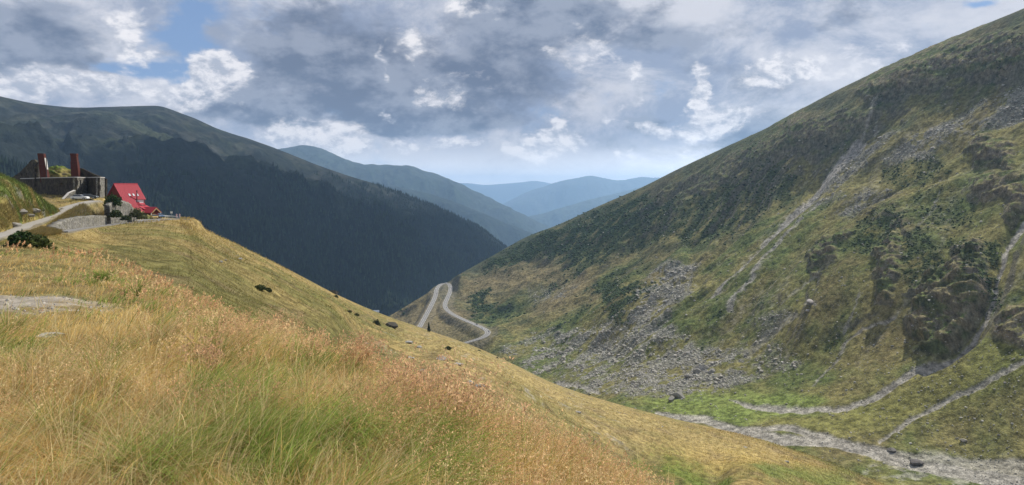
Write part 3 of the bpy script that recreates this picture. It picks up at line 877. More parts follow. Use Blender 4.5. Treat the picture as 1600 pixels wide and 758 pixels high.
l4 = [(420,900),(420,930),(420,960),(424,1000),(430,1050),(438,1120),(445,1180),(452,1250),(462,1350),(470,1450),(478,1600),(484,1800),(486,2000),(488,2300),(490,2500),(492,2750),(505,3000),(530,3200)]
l5 = [(560,800),(560,830),(560,850),(560,880),(560,920),(560,980),(560,1040),(560,1100),(560,1180),(560,1260),(550,1380),(540,1550),(520,1750),(515,2000),(512,2250),(512,2500),(520,2800),(540,3100)]
L = Patch(ul, [l0, l1, l2, l3, l4, l5], [0, 1, 2, 3, 4, 5], 620, [12, 80, 90, 90, 30])
wL = sstep(L.T, 1.0, 1.4) * (1 - sstep(L.T, 3.4, 4.0))
w0 = fbm(L.X / 700, L.Y / 700, 3, 120)
rg = ridged(L.X / 520 + w0, L.Y / 900 + w0, 5, 121, .5)
rg2 = ridged(L.X / 230 + w0 * 1.5, L.Y / 380, 4, 129, .5)
L.Z += sstep(L.T, 1.05, 2.2) * wL * ((rg - .25) * (95 + 75 * sstep(L.T, 1.8, 2.8)) + rg2 * (16 + 26 * sstep(L.T, 1.8, 2.8))) + sstep(L.T, 1, 1.4) * fbm(L.X / 130, L.Y / 130, 5, 122, .55) * 18 + fbm(L.X / 200, L.Y / 200, 3, 127) * 3
# the long side spur that runs down to the right
spur = line_sd(L.U, L.V, [(150,200,0),(330,288,0),(480,345,0),(620,430,0),(680,470,0)])
L.Z += np.exp(-(spur / 34) ** 2) * 60 * wL * sstep(L.T, 1.3, 2.2)
n_l = fbm(L.X / 300, L.Y / 300, 4, 123); n_m = fbm(L.X / 60, L.Y / 60, 4, 124); n_s = fbm(L.X / 18, L.Y / 18, 3, 125)
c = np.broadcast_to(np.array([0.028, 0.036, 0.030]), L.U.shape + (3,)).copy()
c = cmix(c, (0.050, 0.062, 0.036), sstep(fbm(L.X / 120, L.Y / 300, 4, 128) + n_m * .6, .1, .7) * .8)
c = cmix(c, (0.09, 0.09, 0.075), sstep(ridged(L.X / 90, L.Y / 420, 4, 126) + n_m * .5, 0.35, .8) * (L.T < 2.4) * .5)
c = cmix(c, (0.18, 0.175, 0.155), sstep(line_sd(L.U + n_m * 20, L.V + n_s * 10, [(120,180,2),(190,225,3),(215,240,4),(260,246,3),(330,250,2)]), -9, 9) * .5)
c = cmix(c, (0.07, 0.09, 0.042), np.exp(-(spur / 16) ** 2) * .6)
c = cmix(c, (0.06, 0.075, 0.04), sstep(n_l + n_m, .3, .9) * .5)
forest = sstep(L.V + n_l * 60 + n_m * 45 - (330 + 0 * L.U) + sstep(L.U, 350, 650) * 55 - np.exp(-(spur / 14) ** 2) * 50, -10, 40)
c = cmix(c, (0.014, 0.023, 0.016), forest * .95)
c = cmix(c, (0.12, 0.16, 0.06), sstep(poly_sd(L.U, L.V + n_s * 3, [(560,478),(600,474),(650,478),(640,486),(600,490),(560,492)]), -2, 3) * .8)
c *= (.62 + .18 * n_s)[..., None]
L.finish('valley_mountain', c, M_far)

# ---- the blue ridges farther off
def ridge(name, us, crest, base, nu, seed, amp, col, green=0.3):
    crest = [(v, d * 1.5) for v, d in crest]; base = [(v, d * 1.5) for v, d in base]
    d1 = [d for _, d in crest]
    rows = [[(v + 50, d * 1.3) for v, d in crest], crest, [((v + b[0]) / 2, 1 / ((1 / d + 1 / b[1]) / 2)) for (v, d), b in zip(crest, base)], base]
    p = Patch(us, rows, [0, 1, 2, 3], nu, [8, 60, 40])
    w = sstep(p.T, 1, 1.5)
    sc = d1[0]
    p.Z += w * (ridged(p.X / (sc * .09), p.Y / (sc * .16), 5, seed) - .2) * amp + fbm(p.X / (sc * .03), p.Y / (sc * .03), 4, seed + 5) * amp * .10
    n = fbm(p.X / (sc * .06), p.Y / (sc * .06), 5, seed + 9)
    c = np.broadcast_to(np.array(col), p.U.shape + (3,)).copy()
    c = cmix(c, (0.10, 0.11, 0.06), sstep(n, .0, .5) * green)
    c = cmix(c, (0.025, 0.04, 0.022), sstep(p.T + n, 1.3, 1.8) * .8)
    p.finish(name, c, M_far)
    return p
ridge('blue_ridge', [330,400,440,480,520,560,600,630,660,700,750,800,850,880,940], [(270,5600),(245,5600),(232,5600),(227,5600),(240,5700),(255,5700),(258,5800),(258,5900),(266,6000),(279,6100),(302,6300),(327,6500),(351,6700),(368,6800),(410,7000)],
      [(420,4400)]*8 + [(430,4600)]*4 + [(440,5000)]*3, 420, 131, 190, (0.035, 0.046, 0.032), .15)
ridge('wooded_ridge', [480,560,620,680,720,760,800,840,870,900], [(275,4700),(282,4700),(292,4700),(306,4700),(320,4750),(336,4800),(352,4900),(369,5000),(390,5100),(420,5200)],
      [(440,3900)]*6 + [(450,4300)]*4, 360, 141, 130, (0.02, 0.03, 0.022), .08)
ridge('distant_ridge', [780,830,860,900,930,960,1000,1040,1100,1200], [(345,8400),(338,8400),(330,8500),(318,8600),(310,8800),(303,8900),(293,9100),(285,9300),(275,9500),(262,9800)],
      [(430,7000)]*5 + [(420,7400)]*5, 300, 151, 190, (0.05, 0.065, 0.04), .2)
ridge('far_ridge', [760,800,830,860,890,925,945,970,1000,1025,1060,1140], [(335,12500),(312,12500),(298,12600),(288,12700),(280,12800),(275,13000),(279,13000),(282,13000),(277,13200),(278,13300),(284,13500),(300,13500)],
      [(420,10200)]*12, 300, 161, 260, (0.06, 0.07, 0.05), .2)
ridge('farthest_ridge', [560,660,720,760,800,835,870,920,1000,1100], [(320,17000),(298,17000),(286,17000),(289,17000),(286,17200),(283,17500),(288,17800),(292,18000),(290,18000),(290,18000)],
      [(400,14000)]*10, 300, 171, 200, (0.07, 0.075, 0.06), .2)
gp = MB(); gp.add([(-60000, -20000, -1800), (60000, -20000, -1800), (60000, 60000, -1800), (-60000, 60000, -1800)], [(0, 1, 2, 3)])
tag(gp.build('lowland', mat_simple('lowland_woods', (0.05, 0.07, 0.04), 1.0, 0.3, 0.002, spec=0.0)), kind='structure')

# ------------------------------------------------------------------ haze
hz = MB(); hz.box(-34000, 34000, -3000, 31000, -1801, 620)
ho = hz.build('haze', None); tag(ho, kind='stuff', label='pale blue mountain haze filling the valley', cat='haze')
hm = bpy.data.materials.new('haze'); hm.use_nodes = True
G = NG(hm.node_tree)
pv = G.n('ShaderNodeVolumePrincipled')
pv.inputs['Color'].default_value = (0.42, 0.66, 1.0, 1)
pv.inputs['Density'].default_value = 6e-5
pv.inputs['Anisotropy'].default_value = 0.25
mo = G.n('ShaderNodeOutputMaterial'); G.link(pv.outputs[0], mo.inputs['Volume'])
ho.data.materials.append(hm)

# ------------------------------------------------------------------ unseen clouds added overhead to shade the left side of the valley
def ico(sub):
    import bmesh
    bm = bmesh.new(); bmesh.ops.create_icosphere(bm, subdivisions=sub, radius=1)
    Vv = np.array([v.co[:] for v in bm.verts]); Ff = np.array([[v.index for v in f.verts] for f in bm.faces]); bm.free()
    return Vv, Ff
IC1, IC2, IC3, IC5 = ico(1), ico(2), ico(3), ico(5)
M_shade_cloud = mat_simple('shade_cloud_white', (0.85, 0.86, 0.88), 1.0, 0.05, 0.002, spec=0.0)
def shade_cloud(x, y, z, rx, ry, rz_, seed):
    Vv, Ff = IC5
    n = fbm(Vv[:, 0] * 1.6 + seed, Vv[:, 1] * 1.6 + Vv[:, 2], 5, seed, .6)
    P3 = Vv * (1 + .7 * n)[:, None]
    P3[:, 2] = np.where(P3[:, 2] < 0, P3[:, 2] * .25, P3[:, 2])
    P3 = P3 * np.array([rx, ry, rz_])
    o = link('shade_cloud', np_mesh('shade_cloud', P3, Ff, None, True, M_shade_cloud)); o.location = (x, y, z)
    tag(o, kind='structure')
def shade_at(x, y, zg, zc):
    k = (zc - zg) / SUN.z
    return x + SUN.x * k, y + SUN.y * k
for (x, y, zg, rx, ry, sd_) in [(-720, 1800, -230, 360, 330, 5), (-330, 2450, -290, 360, 420, 9), (-60, 3050, -320, 330, 420, 13), (-650, 2350, -180, 200, 260, 17)]:
    cx_, cy_ = shade_at(x, y, zg, 2100)
    shade_cloud(cx_, cy_, 2100, rx, ry, 500, sd_)
#DETAILS
# ================================================================== ROADS
tag(ribbon('hairpin_road', hp, 4.1, M_asph, 0.12, 1.2), kind='structure')
for k_, off in enumerate((-3.7, 3.7)):
    tag(ribbon('road_edge_line', hp, 0, M_paint, 0.125, 0.0, lo=off - .10, hi=off + .10), kind='structure')
tag(ribbon('road_centre_line', hp, 0, M_paint, 0.125, 0.0, lo=-.08, hi=.08), kind='structure')
tag(ribbon('upper_track', up, np.full(len(up), 1.2) + fbm(np.arange(len(up)) / 9., np.zeros(len(up)), 3, 7) * .5, M_track, 0.03, 0.5), kind='structure')
wl = 1.0 + 4.2 * sstep(np.linspace(0, 1, len(lo)), .62, .9)
tag(ribbon('lower_road', lo, wl, M_asph, 0.04, 0.6), kind='structure')


# ================================================================== WALLS AND RUIN
def wall(mb, p0, p1, zb, zt, th=0.5, holes=()):
    """upright wall from p0 to p1 (x,y) with real openings (s0,s1,z0,z1)"""
    p0 = Vector((p0[0], p0[1], 0)); p1 = Vector((p1[0], p1[1], 0)); d = p1 - p0; Lg = d.length; d.normalize()
    n = Vector((-d.y, d.x, 0))
    M = Matrix(((d.x, n.x, 0, p0.x), (d.y, n.y, 0, p0.y), (0, 0, 1, 0), (0, 0, 0, 1)))
    ss = sorted({0, Lg} | {min(max(h[k], 0), Lg) for h in holes for k in (0, 1)})
    for a, b in zip(ss[:-1], ss[1:]):
        mid = (a + b) / 2
        hs = sorted([(h[2], h[3]) for h in holes if h[0] < mid < h[1]])
        z = zb
        for h0, h1 in hs:
            if h0 > z: mb.box(a, b, 0, th, z, h0, M)
            z = max(z, h1)
        if zt > z: mb.box(a, b, 0, th, z, zt, M)
    return M, Lg


def XY(u, d): return ((u - 800) / F_PX * d, d)
def ZV(v, d): return (HZ - v) / F_PX * d

ruin = thing('stone_ruin', (0, 0, 0), 'roofless dark stone ruin with two tall brick chimneys on the spur', 'ruin')
pa, pb, pc, pe, pf, pg = XY(16, 216), XY(57, 200), XY(117, 184), XY(136, 191), XY(153, 184), XY(163.5, 191)
zt = ZV(277.5, 184)
m = MB(); wall(m, pb, pc, -4, zt, .6, [(18.5, 20.5, ZV(292, 188), ZV(286, 188))]); m.build('long_wall', M_stone, ruin)
m = MB(); wall(m, pa, pb, -4, ZV(279, 200), .6, [(4.6, 5.4, 0.2, 1.6)]); m.build('wing_wall', M_stone, ruin)
# gable with two openings, standing on the left wing
v0 = Vector((pa[0], pa[1], 0)); v1 = Vector((pb[0], pb[1], 0)); dd = (v1 - v0); Lg = dd.length; dd.normalize(); nn = Vector((-dd.y, dd.x, 0))
Mg = Matrix(((dd.x, nn.x, 0, v0.x), (dd.y, nn.y, 0, v0.y), (0, 0, 1, 0), (0, 0, 0, 1)))
z0 = ZV(279, 200) + .003
prof = lambda s: np.interp(s, [0, Lg * .35, Lg * .62, Lg * .8, Lg * .93, Lg], [z0 + .2, z0 + 2.2, z0 + 4.4, z0 + 6.1, z0 + 6.4, z0 + 5.4])
m = MB(); ns = 26
hol = [(Lg * .42, Lg * .48), (Lg * .60, Lg * .66)]
ed = sorted(set(list(np.linspace(0, Lg, ns)) + [x for h in hol for x in h]))
for a_, b_ in zip(ed[:-1], ed[1:]):
    j = random.uniform(-.12, .12); mid = (a_ + b_) / 2
    if any(h[0] < mid < h[1] for h in hol):
        m.prism([(a_, z0), (b_, z0), (b_, z0 + 1.2), (a_, z0 + 1.2)], 0.03, .55, Mg)
        m.prism([(a_, z0 + 2.0), (b_, z0 + 2.0), (b_, prof(b_) + j), (a_, prof(a_) + j)], 0.03, .55, Mg)
    else:
        m.prism([(a_, z0), (b_, z0), (b_, prof(b_) + j), (a_, prof(a_) + j)], 0.03, .55, Mg)
m.build('gable', M_stone, ruin)
# return wall of the gable and back walls give the ruin its depth
m = MB(); wall(m, pb, XY(64, 212), -3, z0 + 4.6, .5); m.build('side_wall', M_stone, ruin)
m = MB(); wall(m, XY(60, 216), XY(112, 204), -3, zt - 1.0, .5); m.build('rear_wall', M_stone, ruin)
# front wing with its windows
def holes_px(p, q, lst, d):
    out = []
    for (u0, u1, va, vb) in lst:
        def s_at(u):
            # where the sight line of u crosses the wall
            k = (u - 800) / F_PX
            px_, py_ = p; dx, dy = q[0] - p[0], q[1] - p[1]
            t = (k * py_ - px_) / (dx - k * dy); return t * math.hypot(dx, dy)
        out.append((s_at(u0), s_at(u1), ZV(vb, d), ZV(va, d)))
    return out
m = MB(); wall(m, pc, pe, -4.5, zt, .5, holes_px(pc, pe, [(119.5,122,281.5,290),(124.5,127,281.5,290),(130,132.5,280,289),(133.5,135,280,289),(120,122.5,300.5,308),(128.5,131,297,304)], 187)); m.build('front_wall', M_stone_l, ruin)  # paler stone paints sunlight onto this face
m = MB(); wall(m, pe, pf, -4, zt - .003, .5); m.build('corner_wall', M_stone, ruin)  # darker stone carries the shade of this face
m = MB(); wall(m, pf, pg, -3, zt, .5, holes_px(pf, pg, [(154,155.6,281,285),(154.5,157.5,289.5,298)], 187)); m.build('end_wall', M_stone_l, ruin)  # paler stone again stands in for sun on the face
m = MB(); wall(m, XY(126, 204), XY(166, 203), -3, zt - .01, .5); m.build('rear_wall', M_stone, ruin)
m = MB()
for p, q in ((pb, pc), (pc, pe), (pe, pf), (pf, pg), (XY(32, 209.6), pb)):
    zz = (zt if p != XY(32, 209.6) else ZV(279, 200)) + .004
    v0 = Vector((*p, 0)); d_ = Vector((*q, 0)) - v0; l_ = d_.length; d_.normalize(); n_ = Vector((-d_.y, d_.x, 0))
    M_ = Matrix(((d_.x, n_.x, 0, v0.x), (d_.y, n_.y, 0, v0.y), (0, 0, 1, 0), (0, 0, 0, 1)))
    m.box(.1, l_ - .1, -.12, .62, zz, zz + .22, M_)
m.build('coping', M_conc, ruin)
# broken gable behind the front wing
m = MB()
p, q = XY(124.5, 192), XY(160, 189.5); v0 = Vector((*p, 0)); d_ = Vector((*q, 0)) - v0; l_ = d_.length; d_.normalize(); n_ = Vector((-d_.y, d_.x, 0))
M_ = Matrix(((d_.x, n_.x, 0, v0.x), (d_.y, n_.y, 0, v0.y), (0, 0, 1, 0), (0, 0, 0, 1)))
m.prism([(0, zt - .5), (l_, zt - .5), (l_, zt + .15), (l_ * .55, zt + 1.4), (l_ * .08, zt + 3.1), (0, zt + 3.1)], 0, .4, M_)
m.build('gable', M_stone, ruin)


def chimney(u0, u1, vt, ub0, ub1, vb, d, steps, patch=None):
    wt = (u1 - u0) / F_PX * d * .86; wb = (ub1 - ub0) / F_PX * d * .86
    cx0 = ((u0 + u1) / 2 - 800) / F_PX * d; cxb = ((ub0 + ub1) / 2 - 800) / F_PX * d
    zt_, zb_ = ZV(vt, d), ZV(vb, d)
    c_ = MB()
    lev = [(zb_ - 1.5, cxb, wb)] + [(zb_ + (zt_ - zb_) * f, cxb + (cx0 - cxb) * f, (wb + (wt - wb) * f) * w) for f, w in steps]
    for (za, xa, wa), (zb2, xb, wb2) in zip(lev[:-1], lev[1:]):
        if zb2 - za < .01: continue
        r_ = math.radians(18)
        def ring(z, x, w):
            out = []
            for sx, sy in ((-1,-1),(1,-1),(1,1),(-1,1)):
                px_ = sx * w / 2; py_ = sy * w / 2
                out.append(Vector((x + px_ * math.cos(r_) - py_ * math.sin(r_), d + px_ * math.sin(r_) + py_ * math.cos(r_), z)))
            return out
        c_.add(ring(za, xa, wa) + ring(zb2 - .002, xb, wb2), [(3,2,1,0),(4,5,6,7),(0,1,5,4),(1,2,6,5),(2,3,7,6),(3,0,4,7)])
    o = c_.build('chimney', M_brick, ruin)
    if patch:
        (f0, f1) = patch
        k0 = MB(); w = (wb + (wt - wb) * .6) * 1.02
        za, zb2 = zb_ + (zt_ - zb_) * f0, zb_ + (zt_ - zb_) * f1
        xa = cxb + (cx0 - cxb) * f0; xb = cxb + (cx0 - cxb) * f1
        r_ = math.radians(18)
        pts = []
        for z, x in ((za, xa), (zb2, xb)):
            for yy in (-1, 1):
                for off in (w / 2 - .02, w / 2 + .03):
                    px_ = off; py_ = yy * w * .46
                    pts.append(Vector((x + px_ * math.cos(r_) - py_ * math.sin(r_), d + px_ * math.sin(r_) + py_ * math.cos(r_), z)))
        k0.add(pts, [(0,1,3,2),(4,6,7,5),(0,4,5,1),(1,5,7,3),(3,7,6,2),(2,6,4,0)])
        k0.build('plaster_patch', M_conc, o)
    return o
chimney(60, 69.5, 240, 65, 76, 278, 199, [(.0, 1.0), (.55, .98), (.56, .92), (1, 1.0)], (.35, .82))
chimney(111, 120.5, 240, 113, 125, 277, 190, [(.0, 1.0), (.66, .98), (.67, .9), (.92, .95), (.925, 1.06), (1, 1.06)])
mp = MB(); mp.tube((*XY(72.5, 198), ZV(279, 198)), (*XY(72.5, 198), ZV(246, 198)), .12, .1); mp.build('flue_pipe', M_black, ruin)

# grassy hillock behind the ruin
Vv, Ff = IC5
hp_ = Vv * np.array([6.5, 5.5, 4.6]); nz = fbm(Vv[:, 0] * 2.2 + 4, Vv[:, 1] * 2.2 + Vv[:, 2] * 1.3, 5, 201, .6)
hp_ = hp_ * (1 + .30 * nz)[:, None]
hc = np.broadcast_to(np.array([0.23, .19, .07]), Vv.shape).copy(); hc = cmix(hc, (0.10, .14, .03), sstep(nz, -.2, .3)); hc = cmix(hc, (.10, .09, .075), sstep(fbm(Vv[:, 0] * 5, Vv[:, 2] * 5, 3, 202), .15, .4) * (Vv[:, 0] > .1) * .7)
o = link('hillock', np_mesh('hillock', hp_, Ff, hc, True, M_slope)); o.location = (*XY(90, 222), ZV(281, 222)); tag(o, kind='structure')

# low ramp wall in front of the ruin
lw = thing('low_stone_wall', (0, 0, 0), 'low sloping stone wall below the ruin, between the track and the front windows', 'wall')
m = MB(); p, q = XY(97, 176), XY(118, 182); v0 = Vector((*p, 0)); d_ = Vector((*q, 0)) - v0; l_ = d_.length; d_.normalize(); n_ = Vector((-d_.y, d_.x, 0))
M_ = Matrix(((d_.x, n_.x, 0, v0.x), (d_.y, n_.y, 0, v0.y), (0, 0, 1, 0), (0, 0, 0, 1)))
m.prism([(0, -5), (l_, -5), (l_, ZV(298, 182)), (l_ * .55, ZV(302, 180)), (0, ZV(314, 176))], 0, .5, M_); m.build('masonry', M_stone_l, lw)
m = MB(); m.prism([(0.1, ZV(313.6, 176)), (l_ * .55, ZV(301.6, 180)), (l_, ZV(297.6, 182)), (l_, ZV(296.9, 182)), (l_ * .55, ZV(300.8, 180)), (0.1, ZV(312.8, 176))], -.08, .58, M_); m.build('coping', M_conc, lw)


def rough_wall(name, px_list, label, th=1.2, mat=M_stone_l, seed=0, group=None):
    """battered retaining wall: (u, vbase, vtop, d)"""
    P_ = smooth_line(px_list, 70); n = len(P_)
    base = np.stack([(P_[:, 0] - 800) / F_PX * P_[:, 3], P_[:, 3]], -1)
    t = np.gradient(base, axis=0); t /= np.linalg.norm(t, axis=1)[:, None]; nr = np.stack([t[:, 1], -t[:, 0]], -1)
    zb = (HZ - P_[:, 1]) / F_PX * P_[:, 3] - 1.2; zt_ = (HZ - P_[:, 2]) / F_PX * P_[:, 3]
    zt_ = zt_ + fbm(np.arange(n) / 5., np.zeros(n), 3, seed) * .22
    rows = []; K = 14
    for k in range(K):
        f = k / (K - 1); z = zb + (zt_ - zb) * f
        off = .45 * (1 - f) + fbm(base[:, 0] * 1.3, z * 1.6, 3, seed + 3) * .16
        rows.append(np.concatenate([base + nr * off[:, None], z[:, None]], 1))
    rows.append(np.concatenate([base - nr * th, zt_[:, None]], 1)); rows.append(np.concatenate([base - nr * th, zb[:, None]], 1))
    Vm = np.stack(rows, 0); K = len(rows); i = np.arange(K * n).reshape(K, n)
    Fq = np.stack([i[:-1, :-1], i[:-1, 1:], i[1:, 1:], i[1:, :-1]], -1).reshape(-1, 4)
    ends = [[i[0, j], i[K-2, j], i[K-1, j], i[K-1, j]] for j in (0, n - 1)]
    Fq2 = np.concatenate([Fq, np.array([[i[k, j], i[k+1, j], i[K-2, j], i[K-1, j]] for j in (0, n-1) for k in range(0, K-3)]).reshape(-1, 4)])
    o = link(name, np_mesh(name, Vm, Fq2, None, True, mat)); tag(o, label, 'wall', group); return o
rough_wall('retaining_wall', [(86,360,355,88),(96,358,347,96),(112,356,341,108),(135,353,337.5,130),(158,351,336.5,151),(166,350,338,158)], 'pale grey stone retaining wall under the bank, beside the lower road', seed=3)
rough_wall('retaining_wall', [(171,347,320,163),(180,346.5,314,168),(192,346,313,174),(203,345,317,180),(209,344,326,184),(213,344,336,187)], 'tall grey stone bastion with a green bush on top, next to the red roofed house', seed=8)
rough_wall('retaining_wall', [(-20,392,379,58),(0,390,377,60),(12,389.5,377,62),(22,389.5,381,64)], 'small stone wall at the left edge, under the upper track', .8, M_stone, 12)

# ================================================================== THE RED HOUSE
house = thing('red_roofed_house', (0, 0, 0), 'house with a steep red sheet roof and three skylights at the end of the spur', 'house')
O = Vector(W(179, 287, 212)); th_ = R(74)
hr = Vector((math.cos(th_), math.sin(th_), 0)); hn = Vector((math.sin(th_), -math.cos(th_), 0))
Mh = Matrix(((hr.x, hn.x, 0, O.x), (hr.y, hn.y, 0, O.y), (0, 0, 1, O.z), (0, 0, 0, 1)))
TANP = 8.7 / 6.1
def slab(mb, pts, th, side=1):
    """roof slab: pts = (a along the ridge, drop), lying on the roof plane, th thick under it"""
    nx, nz = TANP, 1.0; l = math.hypot(nx, nz); nx /= l; nz /= l
    top = [Mh @ Vector((a, side * dr / TANP, -dr)) for a, dr in pts]
    bot = [Mh @ Vector((a, side * (dr / TANP - nx * th), -dr - nz * th)) for a, dr in pts]
    n = len(pts); mb.add(top + bot, [tuple(range(n)), tuple(range(2*n-1, n-1, -1))] + [(i, i+n, (i+1) % n + n, (i+1) % n) for i in range(n)])
m = MB(); slab(m, [(-.35, 0), (9.2, 0), (9.2, 5.6), (4.6, 5.6), (4.6, 9.0), (-.35, 9.0)], .18)
slab(m, [(-.35, 0.001), (9.2, 0.001), (9.2, 7.5), (-.35, 7.5)], .18, -1)
roof = m.build('roof', M_red, house)
m = MB(); m.tube(Mh @ Vector((-.4, 0, .06)), Mh @ Vector((9.25, 0, .06)), .12); m.build('ridge_cap', M_red, roof)
m = MB()
for k in range(1, 24):
    a_ = -.3 + k * .4
    dmx = 9.0 if a_ < 4.6 else 5.6
    nx, nz = TANP / math.hypot(TANP, 1), 1 / math.hypot(TANP, 1)
    p = Mh @ Vector((a_, nx * .02, nz * .02)); q = Mh @ Vector((a_, dmx / TANP + nx * .02, -dmx + nz * .02)); m.tube(p, q, .035, n=4)
m.build('sheet_seams', M_red, roof)
for a_ in (3.4, 5.0, 6.6):
    sk = MB(); nx, nz = TANP / math.hypot(TANP, 1), 1 / math.hypot(TANP, 1)
    def rp(a, dr, h): return Mh @ Vector((a, dr / TANP + nx * h, -dr + nz * h))
    fr = [rp(a_ + i, dr, h) for h in (0.0, .1) for i, dr in ((-.42, 3.5), (.42, 3.5), (.42, 4.45), (-.42, 4.45))]
    sk.add(fr, [(0,1,2,3),(7,6,5,4),(0,4,5,1),(1,5,6,2),(2,6,7,3),(3,7,4,0)]); w = sk.build('skylight', M_redw, roof)
    pn = MB(); fr = [rp(a_ + i, dr, h) for h in (0.09, .115) for i, dr in ((-.34, 3.6), (.34, 3.6), (.34, 4.35), (-.34, 4.35))]
    pn.add(fr, [(0,1,2,3),(7,6,5,4),(0,4,5,1),(1,5,6,2),(2,6,7,3),(3,7,4,0)]); pn.build('pane', M_sky, w)
# gable walls and the body under the roof
m = MB(); m.add([Mh @ Vector(p) for p in ((0, 0, -.3), (0, 5.6, -8.3), (0, 5.6, -10.5), (0, -4.6, -10.5), (0, -4.6, -6.9), (.3, 0, -.3), (.3, 5.6, -8.3), (.3, 5.6, -10.5), (.3, -4.6, -10.5), (.3, -4.6, -6.9))],
    [(0,1,2,3,4),(9,8,7,6,5),(0,5,6,1),(1,6,7,2),(2,7,8,3),(3,8,9,4),(4,9,5,0)]); m.build('gable_wall', M_redw, house)
m = MB(); m.add([Mh @ Vector(p) for p in ((8.6, 0, -.3), (8.6, 3.6, -5.4), (8.6, 3.6, -10.5), (8.6, -4.6, -10.5), (8.6, -4.6, -6.9), (8.9, 0, -.3), (8.9, 3.6, -5.4), (8.9, 3.6, -10.5), (8.9, -4.6, -10.5), (8.9, -4.6, -6.9))],
    [(0,1,2,3,4),(9,8,7,6,5),(0,5,6,1),(1,6,7,2),(2,7,8,3),(3,8,9,4),(4,9,5,0)]); m.build('gable_wall', M_redw, house)
m = MB(); m.box(4.4, 8.9, 3.2, 3.5, -10.5, -5.3, Mh); m.box(.3, 4.7, 5.3, 5.5, -10.5, -8.9, Mh); m.build('wall', M_white, house)
m = MB(); m.box(5.6, 6.6, 3.49, 3.56, -7.6, -6.4, Mh); wd = m.build('window', M_glass, house)
# flue and its red box
m = MB(); m.box(4.75, 5.75, 3.6, 4.7, -9.2, -6.6, Mh); bx = m.build('chimney_base', M_red, house)
m = MB(); c0 = Mh @ Vector((5.2, 4.1, -6.6)); m.tube(c0, c0 + Vector((0, 0, 4.0)), .16, .14, 10); m.tube(c0 + Vector((0, 0, 3.85)), c0 + Vector((0, 0, 4.25)), .26, .2, 10); m.build('flue', M_black, bx)
# lean-to roofs and the gabled porch
def quad_slab(name, pts, th, mat, parent):
    mb = MB(); top = [Mh @ Vector(p) for p in pts]; bot = [p - Vector((0, 0, th)) for p in top]; n = len(pts)
    mb.add(top + bot, [tuple(range(n)), tuple(range(2*n-1, n-1, -1))] + [(i, i+n, (i+1) % n + n, (i+1) % n) for i in range(n)]); return mb.build(name, mat, parent)
quad_slab('lean_to_roof', [(1.6, 5.9, -8.6), (5.2, 5.9, -8.6), (5.2, 8.6, -10.4), (1.6, 8.6, -10.4)], .15, M_red, house)
quad_slab('lean_to_roof', [(5.3, 4.0, -7.7), (9.3, 4.0, -7.7), (9.3, 7.2, -8.9), (5.3, 7.2, -8.9)], .15, M_red, house)
quad_slab('lean_to_roof', [(6.5, 3.3, -6.7), (8.6, 3.3, -6.7), (8.6, 4.4, -7.4), (6.5, 4.4, -7.4)], .15, M_red, house)
porch = quad_slab('porch_roof', [(6.8, 5.0, -8.2), (6.8, 11.0, -8.2), (4.6, 11.0, -10.2), (4.6, 5.0, -10.2)], .15, M_red, house)
quad_slab('porch_roof', [(6.83, 5.0, -8.2), (9.2, 5.0, -10.2), (9.2, 11.0, -10.2), (6.83, 11.0, -8.2)], .15, M_red, house)
m = MB(); m.prism([(4.9, -10.2), (6.8, -8.5), (8.9, -10.2), (8.6, -10.35), (6.8, -9.0), (5.2, -10.35)], 10.9, 11.06, Mh); m.build('porch_trim', M_wood, house)
m = MB(); m.box(5.2, 8.7, 6.0, 10.2, -12.4, -10.3, Mh); m.build('porch_wall', M_redw, house)
m = MB(); m.box(6.2, 7.2, 10.19, 10.26, -12.3, -10.6, Mh); m.build('door', M_wood, house)
for a_ in (4.9, 8.8):
    m = MB(); m.box(a_ - .12, a_ + .12, 10.7, 10.94, -12.5, -10.2, Mh); m.build('porch_post', M_white, house)
m = MB(); m.box(1.8, 4.9, 6.0, 8.2, -12.4, -10.2, Mh); m.build('annex_wall', M_white, house)


